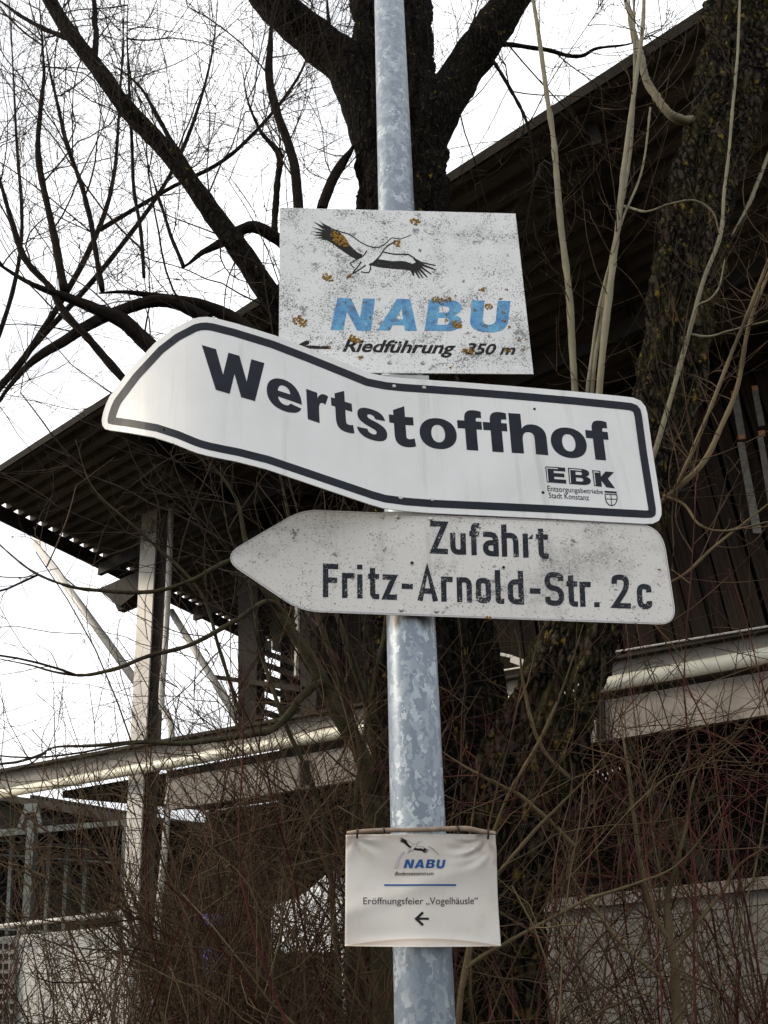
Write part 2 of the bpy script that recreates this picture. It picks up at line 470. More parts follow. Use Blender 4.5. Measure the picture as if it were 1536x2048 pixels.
# ------------------------------------------------------------------ the open hall behind the trees
ZG = 3.8
fa = at_z(0, 1590, ZG); fb = at_z(1536, 1312, ZG)
FD = (fb - fa) / np.linalg.norm(fb - fa)                 # along the facade, to the right and nearer
FN = np.array([FD[1], -FD[0], 0.0])                      # out of the facade, towards us
if np.dot(FN, EYE - fa) < 0: FN = -FN
def fp(x, y, off=0.0):
    return at_plane(x, y, fa + FN * off, FN)
def slab(name, pts, off, depth, mat, parent, bevel=0.0):
    fr = [fp(x, y, off) for x, y in pts]
    return hexa(name, fr, [p - FN * depth for p in fr], mat, parent, bevel)
def fpath(pts, off): return [fp(x, y, off) for x, y in pts]

hall_base = np.array([fp(900, 1800)[0], fp(900, 1800)[1], 0.0])
hall = thing('steel_hall', 'dark open steel hall with overhanging corrugated roof and brown vertical boards', 'hall', hall_base)

# roof: corrugations run along the facade, the free corner points left
HR = 8.8
cA = at_z(-60, 983, HR); eA = at_z(1600, -82, HR)
RD = (eA - cA) / np.linalg.norm(eA - cA)
eB = at_z(470, 1250, HR)
RB = (eB - cA) / np.linalg.norm(eB - cA)
LA = np.linalg.norm(eA - cA) + 5.0
PITCH = 0.30
prof = [(0, 0), (0.08, 0), (0.11, 0.115), (0.21, 0.115), (0.24, 0), (0.30, 0)]
nsheet = 9; per = 4
for k in range(nsheet):
    V = []; Fc = []
    pts = []
    for c in range(per):
        for (s, h) in prof[(0 if c == 0 else 1):]:
            pts.append((k * per * PITCH + c * PITCH + s, h + 0.003 * k))
    for j, (s, h) in enumerate(pts):
        for t in (0.0, LA):
            p = cA + RB * s + RD * t
            V.append((p[0], p[1], HR + h))
            V.append((p[0], p[1], HR + h + 0.008))
    n_ = len(pts)
    for j in range(n_ - 1):
        a = j * 4; b = a + 4
        Fc += [(a, b, b + 2, a + 2), (a + 1, a + 3, b + 3, b + 1), (a, a + 1, b + 1, b), (a + 2, b + 2, b + 3, a + 3)]
    mesh_obj('roof_sheet', V, Fc, M['roof'], hall)
# fascia along the near edge, rafters below the sheets
bar('fascia', cA - RB * 0.03 + np.array([0, 0, 0.04]), cA + RD * LA - RB * 0.03 + np.array([0, 0, 0.04]), 0.03, 0.15, M['fascia'], hall)
LB = nsheet * per * PITCH
bar('rafter', cA + RD * 0.05 + RB * 0.02 - np.array([0, 0, 0.155]), cA + RD * 0.05 + RB * LB - np.array([0, 0, 0.155]), 0.04, 0.30, M['darksteel'], hall)
for t in (4.3, 8.3, 12.3):
    bar('rafter', cA + RD * t + RB * 0.3 - np.array([0, 0, 0.19]), cA + RD * t + RB * LB - np.array([0, 0, 0.19]), 0.10, 0.34, M['darksteel'], hall)
for s in (3.2, 6.6):
    bar('purlin', cA + RD * 0.4 + RB * s - np.array([0, 0, 0.52]), cA + RD * LA + RB * s - np.array([0, 0, 0.52]), 0.10, 0.26, M['darksteel'], hall)

# facade steel
slab('upper_beam', [(-60, 1556), (1600, 1250.5), (1600, 1288), (-60, 1588)], 0.02, 0.10, M['greysteel'], hall)
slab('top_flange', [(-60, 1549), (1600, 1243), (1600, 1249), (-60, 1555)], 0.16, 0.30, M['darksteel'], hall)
gp = [fp(x, 1588.0 - (x) * 0.1808, 0.12) for x in (-70, 400, 900, 1610)]
tube_obj('gutter', gp, 0.085, M['gutter'], hall, 14)
slab('shadow_strip', [(335, 1542), (1600, 1310), (1600, 1328), (335, 1556)], -0.06, 0.06, M['darksteel'], hall)  # dark strip added for the shadow line between gutter and lower beam
slab('lower_beam', [(335, 1558), (1600, 1330), (1600, 1419), (335, 1620)], 0.0, 0.14, M['beam'], hall)
for x, y0, y1 in ((1200, 1396, 1474), (607, 1520, 1566), (880, 1470, 1530)):
    slab('stiffener', [(x - 7, y0), (x + 7, y0), (x + 9, y1), (x - 5, y1)], 0.05, 0.05, M['darksteel'], hall)
    slab('cleat', [(x - 14, y0 + 4), (x - 9, y0 + 4), (x - 8, y1 + 6), (x - 13, y1 + 6)], 0.09, 0.085, M['greysteel'], hall)
tube_obj('conduit', [fp(800, 1375, 0.18), fp(1600, 1242, 0.18)], 0.012, M['whitesteel'], hall, 6)
# main column: pale flange, web coloured dark for the shade in its recess, far flange
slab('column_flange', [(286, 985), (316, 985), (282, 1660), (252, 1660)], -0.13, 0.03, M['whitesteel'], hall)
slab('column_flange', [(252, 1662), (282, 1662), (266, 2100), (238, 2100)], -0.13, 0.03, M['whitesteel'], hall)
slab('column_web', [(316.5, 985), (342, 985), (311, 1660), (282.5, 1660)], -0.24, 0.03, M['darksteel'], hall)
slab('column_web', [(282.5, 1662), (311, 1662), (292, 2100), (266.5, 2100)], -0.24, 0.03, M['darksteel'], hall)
slab('cap_plate', [(282, 1004), (350, 1006), (350, 1016), (282, 1014)], -0.06, 0.30, M['greysteel'], hall)
tube_obj('anchor_bolt', [fp(305, 1000, -0.03), fp(305, 1000, -0.12)], 0.035, M['steel'], hall, 8)
tube_obj('downpipe', fpath([(343, 1010), (333, 1250), (323, 1400), (332, 1424), (341, 1446), (343, 1480), (339, 1560), (329, 1700), (312, 1880), (296, 2090)], -0.12), 0.055, M['whitesteel'], hall, 10, 60)
tube_obj('brace', fpath([(72, 1088), (290, 1388)], -0.3), 0.075, M['whitesteel'], hall, 12)
tube_obj('brace', fpath([(342, 1222), (474, 1436)], -0.5), 0.062, M['whitesteel'], hall, 12)
slab('brace_plate', [(64, 1062), (84, 1066), (92, 1102), (66, 1094)], -0.28, 0.04, M['whitesteel'], hall)
slab('beam_end', [(196, 1178), (300, 1132), (306, 1160), (238, 1214), (196, 1192)][:4], -0.5, 0.14, M['darksteel'], hall)
slab('beam_end', [(222, 1190), (346, 1142), (346, 1176), (236, 1222)], -0.75, 0.16, M['darksteel'], hall)
# stair tower left of the boarded wall
slab('tower_post', [(476, 1000), (518, 1000), (512, 1456), (476, 1462)], -0.9, 0.22, M['darksteel'], hall)
slab('tower_post', [(604, 1000), (640, 1000), (632, 1430), (600, 1436)], -0.9, 0.22, M['darksteel'], hall)
slab('tower_post', [(548, 1000), (572, 1000), (566, 1300), (544, 1300)], -1.6, 0.2, M['darksteel'], hall)
slab('white_post', [(590, 1180), (597, 1180), (594, 1352), (588, 1352)], -0.7, 0.05, M['whitesteel'], hall)
for i in range(7):
    y = 1296 + i * 24
    slab('stair_tread', [(520, y), (626, y + 38), (626, y + 50), (520, y + 12)], -1.2 - 0.02 * i, 0.3, M['darksteel'], hall)
slab('bracket_arm', [(424, 1349), (604, 1372), (604, 1384), (424, 1357)], -0.82, 0.07, M['darksteel'], hall)
# vertical boards, each one its own piece
rb = random.Random(3)
BO = -1.3
tl = fp(505, 1000, BO); tr = fp(1620, 900, BO)
L0 = np.dot(tl - fa, FD); L1 = np.dot(tr - fa, FD)
l = L0 + 0.9
bw = 0.235
board_me = {}
while l < L1:
    o = BO - 0.02 - rb.choice([0, 0.035, 0.035, 0.07]) - rb.uniform(0, 0.012)
    zl = 3.55; zh = HR + 0.06
    p = fa + FD * l + FN * o; p2 = fa + FD * (l + bw * rb.uniform(0.78, 0.95)) + FN * o
    q = lambda a_, z: np.array([a_[0], a_[1], z])
    lean = FD * rb.uniform(-0.01, 0.01)
    fr = [q(p, zh) + lean, q(p2, zh) + lean, q(p2, zl), q(p, zl)]
    hexa('board', fr, [v - FN * 0.025 for v in fr], M['boards'], hall)
    l += bw
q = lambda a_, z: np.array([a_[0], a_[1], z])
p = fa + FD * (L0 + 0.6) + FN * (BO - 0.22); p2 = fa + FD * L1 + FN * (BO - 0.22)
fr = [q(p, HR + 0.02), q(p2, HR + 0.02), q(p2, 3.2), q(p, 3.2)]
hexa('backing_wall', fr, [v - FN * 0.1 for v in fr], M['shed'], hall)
for pts, mt in ((((1462, 792), (1477, 790), (1490, 868), (1476, 870)), 'batten'), (((1474, 884), (1488, 884), (1524, 1066), (1506, 1066)), 'batten'),
                (((1504, 782), (1516, 780), (1530, 850), (1517, 852)), 'batten'), (((1514, 872), (1526, 872), (1560, 1066), (1546, 1066)), 'batten')):
    slab('batten', pts, BO + 0.06, 0.04, M[mt], hall)
for pts in (((1461, 782), (1476, 780), (1478, 790), (1463, 792)), ((1475, 870), (1490, 868), (1491, 877), (1477, 879)), ((1503, 772), (1515, 770), (1517, 780), (1505, 782)), ((1516, 862), (1529, 860), (1530, 871), (1518, 873))):
    slab('batten_end', pts, BO + 0.065, 0.045, M['rust'], hall)
# pale clamp arm poking out beside the trunk
slab('clamp_arm', [(978, 1300), (1024, 1310), (1024, 1316), (978, 1306)], -0.5, 0.05, M['whitesteel'], hall)
slab('clamp_plate', [(1022, 1310), (1056, 1322), (1052, 1336), (1020, 1324)], -0.48, 0.05, M['whitesteel'], hall)
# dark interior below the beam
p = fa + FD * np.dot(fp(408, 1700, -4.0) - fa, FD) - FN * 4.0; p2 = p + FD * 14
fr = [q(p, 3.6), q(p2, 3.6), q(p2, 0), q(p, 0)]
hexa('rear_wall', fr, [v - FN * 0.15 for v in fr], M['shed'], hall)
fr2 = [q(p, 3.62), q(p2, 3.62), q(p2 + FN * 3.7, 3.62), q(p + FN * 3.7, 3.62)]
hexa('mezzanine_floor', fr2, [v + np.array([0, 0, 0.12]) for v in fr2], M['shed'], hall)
for x0, x1, y0, y1, off in ((420, 500, 1600, 1900, -2.6), (610, 1010, 1560, 1700, -1.8), (1090, 1250, 1660, 1560, -2.2), (1290, 1420, 1560, 1760, -2.0)):
    bar('inner_brace', fp(x0, y0, off), fp(x1, y1, off), 0.12, 0.12, M['darksteel'], hall, up=FN)

# ------------------------------------------------------------------ low things beyond the shrubs
def loc0(p): return np.array([p[0], p[1], 0.0])
wl = thing('concrete_wall', 'grey concrete garden wall with a coping behind the shrubs right of the pole', 'wall', loc0(fp(1300, 1800, 1.2)))
slab('panel', [(1040, 1862), (1300, 1834.5), (1300, 2250), (1040, 2250)], 1.20, 0.18, M['concrete'], wl)
slab('panel', [(1301.5, 1834.3), (1640, 1799), (1640, 2250), (1301.5, 2250)], 1.20, 0.18, M['concrete'], wl)
slab('upper_panel', [(1040, 1831), (1640, 1768.5), (1640, 1797), (1040, 1860)], 1.205, 0.18, M['concrete'], wl)
slab('coping', [(1030, 1806), (1640, 1741), (1640, 1766), (1030, 1830)], 1.27, 0.32, M['coping'], wl)

ww = thing('rendered_wall', 'low pale rendered wall under the white handrail at the shed', 'wall', loc0(fp(120, 1900, 0.6)))
slab('wall_panel', [(-80, 1882), (258, 1850), (258, 2300), (-80, 2300)], 0.5, 0.2, M['render'], ww)
slab('grating', [(-80, 1880), (28, 1873), (28, 2060), (-80, 2060)], 0.58, 0.03, M['greysteel'], ww)
for i in range(6):
    for j in range(8):
        x = -40 + i * 12; y = 1888 + j * 20
        slab('block_hole', [(x, y), (x + 7, y - 1), (x + 7, y + 10), (x, y + 11)], 0.59, 0.009, M['shed'], ww)

rl = thing('handrail', 'white tubular handrail in front of the dark shed', 'handrail', loc0(fp(120, 1850, 0.7)))
tube_obj('rail', fpath([(-80, 1862), (262, 1824)], 0.8), 0.035, M['whitesteel'], rl, 10)
for x in (40, 245):
    tube_obj('rail_post', [fp(x, 1852 - x * 0.11, 0.8), q(fp(x, 1852 - x * 0.11, 0.8), 0)], 0.022, M['greysteel'], rl, 8)

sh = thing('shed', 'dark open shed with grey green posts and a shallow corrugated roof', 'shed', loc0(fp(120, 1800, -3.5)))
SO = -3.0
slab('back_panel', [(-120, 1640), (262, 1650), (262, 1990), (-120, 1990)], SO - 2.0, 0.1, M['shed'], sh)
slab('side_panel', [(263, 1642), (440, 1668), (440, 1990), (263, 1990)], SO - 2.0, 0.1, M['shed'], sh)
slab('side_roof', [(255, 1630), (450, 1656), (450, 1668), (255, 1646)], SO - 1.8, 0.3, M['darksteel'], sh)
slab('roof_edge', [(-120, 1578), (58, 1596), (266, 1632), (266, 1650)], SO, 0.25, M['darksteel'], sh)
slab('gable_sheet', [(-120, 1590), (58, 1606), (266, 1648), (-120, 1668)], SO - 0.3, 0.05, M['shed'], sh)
for i in range(22):
    x = 60 + i * 9.2
    yy = 1594 + (x - 58) * 0.173
    slab('ridge_crest', [(x, yy - 5), (x + 4.5, yy - 4.3), (x + 4.5, yy + 3), (x, yy + 2)], SO - 0.02, 0.2, M['darksteel'], sh)
f4 = [fp(-130, 1588, SO - 0.26), fp(268, 1636, SO - 0.26)]
f4 = [f4[0], f4[1], f4[1] - FN * 2.6, f4[0] - FN * 2.6]
hexa('shade_roof_deck', f4, [v - np.array([0, 0, 0.08]) for v in f4], M['shed'], sh)  # slab added over the shed to keep sky light off its back panel
e4 = [f4[0] - np.array([0, 0, 0.1]), f4[3] - np.array([0, 0, 0.1])]
hexa('shade_end_wall', [e4[0], e4[1], q(e4[1], 0), q(e4[0], 0)], [v - FD * 0.08 for v in (e4[0], e4[1], q(e4[1], 0), q(e4[0], 0))], M['shed'], sh)  # side wall added out of frame to shade the shed interior
slab('post', [(54, 1640), (69, 1640), (48, 2040), (33, 2040)], SO + 0.1, 0.12, M['greenpost'], sh)
slab('post', [(246, 1630), (262, 1630), (246, 2000), (231, 2000)], SO + 0.1, 0.12, M['greenpost'], sh)
slab('rail_beam', [(-120, 1668), (246, 1640), (246, 1650), (-120, 1684)], SO + 0.05, 0.1, M['greenpost'], sh)
slab('knee_brace', [(50, 1608), (58, 1608), (42, 1656), (34, 1656)], SO + 0.14, 0.03, M['greenpost'], sh)
slab('knee_brace', [(68, 1608), (75, 1608), (84, 1650), (77, 1650)], SO + 0.14, 0.03, M['greenpost'], sh)
slab('post_cap', [(48, 1608), (76, 1606), (74, 1624), (52, 1626)], SO + 0.16, 0.05, M['greenpost'], sh)
for x in (-20, 20, 96, 132, 170):
    slab('inner_post', [(x, 1660), (x + 7, 1660), (x - 4, 1880), (x - 11, 1880)], SO - 1.4, 0.08, M['greenpost'], sh)
for y in (1672, 1700, 1848):
    slab('inner_rail', [(-110, y), (240, y + 24), (240, y + 28), (-110, y + 4)], SO - 1.2, 0.05, M['greenpost'], sh)

tp = fp(662, 1738, -1.0)
tn = thing('party_tent', 'small white peaked party tent glimpsed through the shrubs', 'tent', loc0(tp))
tx = FD; ty = FN
pk = tp.copy(); ez = at_plane(600, 1806, tp, FN)[2]
hw = 0.60
cs = [pk * [1, 1, 0] + tx * a_ * hw + ty * b_ * hw + np.array([0, 0, ez]) for a_, b_ in ((-1, 1), (1, 1), (1, -1), (-1, -1))]
V = []; Fc = []
nseg = 6
for i in range(4):
    a_, b_ = cs[i], cs[(i + 1) % 4]
    base = len(V)
    for r_ in range(nseg + 1):
        t = r_ / nseg
        for s_ in range(nseg + 1):
            e_ = a_ + (b_ - a_) * s_ / nseg
            p_ = pk + (e_ - pk) * t
            p_ = p_ - np.array([0, 0, 0.10 * math.sin(math.pi * t)])
            V.append(p_)
    for r_ in range(nseg):
        for s_ in range(nseg):
            k = base + r_ * (nseg + 1) + s_
            Fc.append((k, k + 1, k + nseg + 2, k + nseg + 1))
mesh_obj('canopy', V, Fc, M['tent'], tn, True)
for i in range(4):
    a_, b_ = cs[i], cs[(i + 1) % 4]
    d_ = np.array([0, 0, 0.32]); o_ = np.cross(b_ - a_, [0, 0, 1.0]); o_ = o_ / np.linalg.norm(o_) * 0.01
    if i in (0, 3):
        hexa('side_wall', [a_, b_, b_ - d_ * 1.9, a_ - d_ * 1.9], [v + o_ for v in (a_, b_, b_ - d_ * 1.9, a_ - d_ * 1.9)], M['tent'], tn)
    tube_obj('tent_pole', [a_, a_ * [1, 1, 0]], 0.02, M['whitesteel'], tn, 8)
tpn = thing('tarpaulin', 'blue tarpaulin heap beside the white tent', 'tarpaulin', loc0(fp(712, 1850, -0.4)))
slab('sheet', [(676, 1812), (740, 1806), (745, 1872), (690, 1880)], -0.3, 0.5, M['tarp'], tpn, 0.06)
tp2 = thing('blue_crate', 'blue plastic crate half hidden in the reddish shrubs', 'crate', loc0(fp(415, 1920, -0.4)))
slab('crate_side', [(404, 1828), (424, 1826), (426, 1850), (406, 1852)], 0.3, 0.3, M['tarp'], tp2)
slab('crate_side', [(405, 1900), (430, 1898), (432, 1945), (408, 1948)], 0.3, 0.3, M['tarp'], tp2)

# ------------------------------------------------------------------ the pole
PY = 1.62
def axis_px(y): return 850 - 72 / 2048 * (2048 - y)
pb = at_y(axis_px(2048), 2048, PY); pt = at_y(axis_px(0), 0, PY)
PDIR = (pt - pb) / np.linalg.norm(pt - pb)
base = pb + PDIR * ((0 - pb[2]) / PDIR[2])
top = pb + PDIR * ((5.2 - pb[2]) / PDIR[2])
pole = thing('sign_pole', 'galvanised steel pole carrying four signs in front of the trees', 'pole', base)
RP = 0.0530
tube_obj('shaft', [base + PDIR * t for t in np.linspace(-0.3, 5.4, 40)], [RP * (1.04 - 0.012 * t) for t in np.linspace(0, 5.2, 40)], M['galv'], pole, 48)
tube_obj('cap', [top + PDIR * 0.19, top + PDIR * 0.22], 0.052, M['galv'], pole, 32)

# ------------------------------------------------------------------ sign surfaces
YAW = math.radians(5)
sx = np.array([math.cos(YAW), math.sin(YAW), 0.0])
SN = np.cross(sx, PDIR); SN /= np.linalg.norm(SN)
if np.dot(SN, EYE - base) < 0: SN = -SN
class Surf:
    def __init__(s, off, kfun=None):
        s.p = base + SN * off; s.k = kfun
    def __call__(s, x, y, lift=0.0):
        p = at_plane(x, y, s.p, SN)
        if s.k is not None: p = EYE + (p - EYE) * s.k(x)
        return p + SN * lift

def fill2d(contours, cuts=None):
    """even-odd filled 2D contours -> bmesh in picture units, optionally sliced at x = cuts"""
    bm = bmesh.new()
    edges = []
    for c in contours:
        vs = [bm.verts.new((float(x), float(y), 0)) for x, y in c]
        for i in range(len(vs)):
            edges.append(bm.edges.new((vs[i], vs[(i + 1) % len(vs)])))
    bmesh.ops.triangle_fill(bm, edges=edges, use_beauty=True, use_dissolve=False, normal=(0, 0, 1))
    if cuts is not None and len(bm.verts):
        xs = [v.co.x for v in bm.verts]
        for c in cuts:
            if min(xs) < c < max(xs):
                bmesh.ops.bisect_plane(bm, geom=bm.verts[:] + bm.edges[:] + bm.faces[:], plane_co=(c, 0, 0), plane_no=(1, 0, 0))
    return bm
def onto(bm, surf, lift):
    for v in bm.verts:
        v.co = Vector(surf(v.co.x, v.co.y, lift))
    return bm
def plate(name, contours, surf, thick, mat, parent, cuts=None, lift=0.0):
    bm = fill2d(contours, cuts)
    front = {v: v for v in bm.verts}
    fl = list(bm.faces)
    bnd = [e for e in bm.edges if len(e.link_faces) == 1]
    back = {}
    for v in list(bm.verts): back[v] = bm.verts.new(v.co)
    for f in fl: bm.faces.new([back[v] for v in reversed(f.verts)])
    for e in bnd:
        a, b = e.verts; bm.faces.new((a, b, back[b], back[a]))
    pos = {v: Vector(surf(v.co.x, v.co.y, lift)) for v in back}
    for v in back:
        p = pos[v]; v.co = p; back[v].co = p - Vector(SN) * thick
    return bm_obj(name, bm, mat, parent)
def print_obj(name, contours, surf, lift, mat, parent, cuts=None):
    bm = onto(fill2d(contours, cuts), surf, lift)
    o = bm_obj(name, bm, mat, parent)
    return o
def merge_print(name, groups, surf, lift, mat, parent, cuts=None, step=0.00006):
    """several contour groups in one mesh, each a hair above the last"""
    bm = bmesh.new()
    for i, g_ in enumerate(groups):
        b2 = onto(fill2d(g_, cuts), surf, lift + i * step)
        me = bpy.data.meshes.new('tmp'); b2.to_mesh(me); b2.free()
        bm.from_mesh(me); bpy.data.meshes.remove(me)
    return bm_obj(name, bm, mat, parent)
def round_poly(pts, rad, n=6):
    """round the corners of a closed polygon; rad scalar or list"""
    P = [np.array(p, float) for p in pts]; N = len(P); o = []
    for i in range(N):
        r = rad if np.isscalar(rad) else rad[i]
        if r <= 0: o.append(P[i]); continue
        a = P[i - 1] - P[i]; b = P[(i + 1) % N] - P[i]
        la, lb = np.linalg.norm(a), np.linalg.norm(b)
        r = min(r, la * 0.49, lb * 0.49)
        A = P[i] + a / la * r; B = P[i] + b / lb * r
        for t in np.linspace(0, 1, n):
            o.append((1 - t) ** 2 * A + 2 * t * (1 - t) * P[i] + t * t * B)
    return o
def round_path(pts, rad, n=7):
    P = [np.array(p, float) for p in pts]; o = [P[0]]
    for i in range(1, len(P) - 1):
        a = P[i - 1] - P[i]; b = P[i + 1] - P[i]
        la, lb = np.linalg.norm(a), np.linalg.norm(b)
        r = rad if np.isscalar(rad) else rad[i]
        if r <= 0: o.append(P[i]); continue
        A = P[i] + a / la * min(r, la * 0.5); B = P[i] + b / lb * min(r, lb * 0.5)
        for t in np.linspace(0, 1, n):
            o.append((1 - t) ** 2 * A + 2 * t * (1 - t) * P[i] + t * t * B)
    o.append(P[-1]); return o
def stroke(pts, w0, w1=None):
    """polyline -> closed contour of half width w0"""
    P = np.array(pts, float)
    keep = [0] + [i for i in range(1, len(P)) if np.linalg.norm(P[i] - P[i - 1]) > 1e-4]
    P = P[keep]
    n = len(P); W_ = np.linspace(w0, w0 if w1 is None else w1, n)
    L = []; Rr = []
    for i in range(n):
        if i == 0: d = P[1] - P[0]; d = d / np.linalg.norm(d); nn2 = np.array([-d[1], d[0]])
        elif i == n - 1: d = P[-1] - P[-2]; d = d / np.linalg.norm(d); nn2 = np.array([-d[1], d[0]])
        else:
            d0 = P[i] - P[i - 1]; d1 = P[i + 1] - P[i]
            d0 = d0 / np.linalg.norm(d0); d1 = d1 / np.linalg.norm(d1)
            n0 = np.array([-d0[1], d0[0]]); n1 = np.array([-d1[1], d1[0]])
            mm = n0 + n1; ml = np.linalg.norm(mm)
            if ml < 0.3: nn2 = n0
            else:
                mm = mm / ml; nn2 = mm / max(0.45, float(np.dot(mm, n0)))
        L.append(P[i] + nn2 * W_[i]); Rr.append(P[i] - nn2 * W_[i])
    return L + Rr[::-1]
def inset(poly, d):
    """offset a closed contour (picture units) inwards"""
    P = np.array(poly, float); N = len(P)
    area = 0.5 * np.sum(P[:, 0] * np.roll(P[:, 1], -1) - np.roll(P[:, 0], -1) * P[:, 1])
    s = 1 if area > 0 else -1
    o = []
    for i in range(N):
        d0 = P[i] - P[i - 1]; d1 = P[(i + 1) % N] - P[i]
        d0 = d0 / max(np.linalg.norm(d0), 1e-6); d1 = d1 / max(np.linalg.norm(d1), 1e-6)
        n0 = s * np.array([-d0[1], d0[0]]); n1 = s * np.array([-d1[1], d1[0]])
        mm = n0 + n1; mm = mm / max(np.linalg.norm(mm), 1e-6)
        o.append(P[i] + mm * d / max(0.6, float(np.dot(mm, n0))))
    return o
def quadmap(TL, TR, BL, BR):
    TL, TR, BL, BR = (np.array(p, float) for p in (TL, TR, BL, BR))
    return lambda u, v: (1 - v) * ((1 - u) * BL + u * BR) + v * ((1 - u) * TL + u * TR)
def bolt(p, r, h, mat, parent, name='bolt', slot=True):
    """domed screw head facing out of the sign"""
    z = SN; x_ = np.cross(z, [0, 0, 1.0]); x_ /= np.linalg.norm(x_); y_ = np.cross(z, x_)
    V = []; Fc = []
    rings = ((1.0, 0.0), (1.0, 0.45), (0.8, 0.8), (0.42, 1.0))
    n = 12
    for rr, hh in rings:
        for i in range(n):
            a = i * 2 * math.pi / n
            V.append(p + (x_ * math.cos(a) + y_ * math.sin(a)) * r * rr + z * h * hh)
    for k in range(len(rings) - 1):
        for i in range(n):
            j = (i + 1) % n
            Fc.append((k * n + i, k * n + j, (k + 1) * n + j, (k + 1) * n + i))
    Fc.append(tuple((len(rings) - 1) * n + i for i in range(n)))
    o = mesh_obj(name, V, Fc, mat, parent, False)
    if slot:
        s = [p + z * (h * 1.02) + x_ * (a * r * 0.75) + y_ * (b * r * 0.13) + x_ * 0 for a, b in ((-1, -1), (1, -1), (1, 1), (-1, 1))]
        c, sn = math.cos(0.7), math.sin(0.7)
        s = [p + z * h * 1.02 + x_ * (a * r * 0.7 * c - b * r * 0.14 * sn) + y_ * (a * r * 0.7 * sn + b * r * 0.14 * c) for a, b in ((-1, -1), (1, -1), (1, 1), (-1, 1))]
        hexa('slot', s, [v - z * h * 0.3 for v in s], M['hole'], o)
    return o
def clamp(name, surf, y, parent):
    """band round the pole with a flat bracket behind the sheet"""
    ax = axis_px(y)
    c = at_plane(ax, y, base, SN)
    t = (c - base).dot(PDIR); c = base + PDIR * t
    x_ = np.cross(PDIR, SN)
    V = []; Fc = []; n = 40
    for i in range(n):
        a = i * 2 * math.pi / n
        d = x_ * math.cos(a) + SN * math.sin(a)
        for rr, hh in ((0.0545, -0.014), (0.0572, -0.014), (0.0572, 0.014), (0.0545, 0.014)):
            V.append(c + d * rr + PDIR * hh)
    for i in range(n):
        j = (i + 1) % n
        for k in range(4):
            l_ = (k + 1) % 4
            Fc.append((i * 4 + k, i * 4 + l_, j * 4 + l_, j * 4 + k))
    b = mesh_obj(name, V, Fc, M['alu'], parent, False)
    bar('bracket', c + SN * 0.058 - x_ * 0.06, c + SN * 0.058 + x_ * 0.06, 0.012, 0.03, M['alu'], b, up=PDIR)
    return b

# glyph tools ------------------------------------------------------
def bez(path, n=8):
    """tiny path language: list of ('M',p) ('L',p) ('C',c1,c2,p); returns contours"""
    cs = []; cur = None; pos = None
    for it in path:
        if it[0] == 'M':
            cur = [np.array(it[1], float)]; cs.append(cur); pos = cur[0]
        elif it[0] == 'L':
            pos = np.array(it[1], float); cur.append(pos)
        else:
            a, b, c = (np.array(p, float) for p in it[1:])
            for t in np.linspace(0, 1, n + 1)[1:]:
                cur.append((1 - t) ** 3 * pos + 3 * t * (1 - t) ** 2 * a + 3 * t * t * (1 - t) * b + t ** 3 * c)
            pos = c
    out_ = []
    for c in cs:
        if np.linalg.norm(c[0] - c[-1]) < 1e-6: c = c[:-1]
        out_.append(c)
    return out_
def oval(x0, x1, y0, y1, k=0.60):
    cx, cy = (x0 + x1) / 2, (y0 + y1) / 2; a = (x1 - x0) / 2 * k; b = (y1 - y0) / 2 * k
    return [('M', (cx, y0)), ('C', (cx + a, y0), (x1, cy - b), (x1, cy)), ('C', (x1, cy + b), (cx + a, y1), (cx, y1)),
            ('C', (cx - a, y1), (x0, cy + b), (x0, cy)), ('C', (x0, cy - b), (cx - a, y0), (cx, y0))]
XH = 0.735
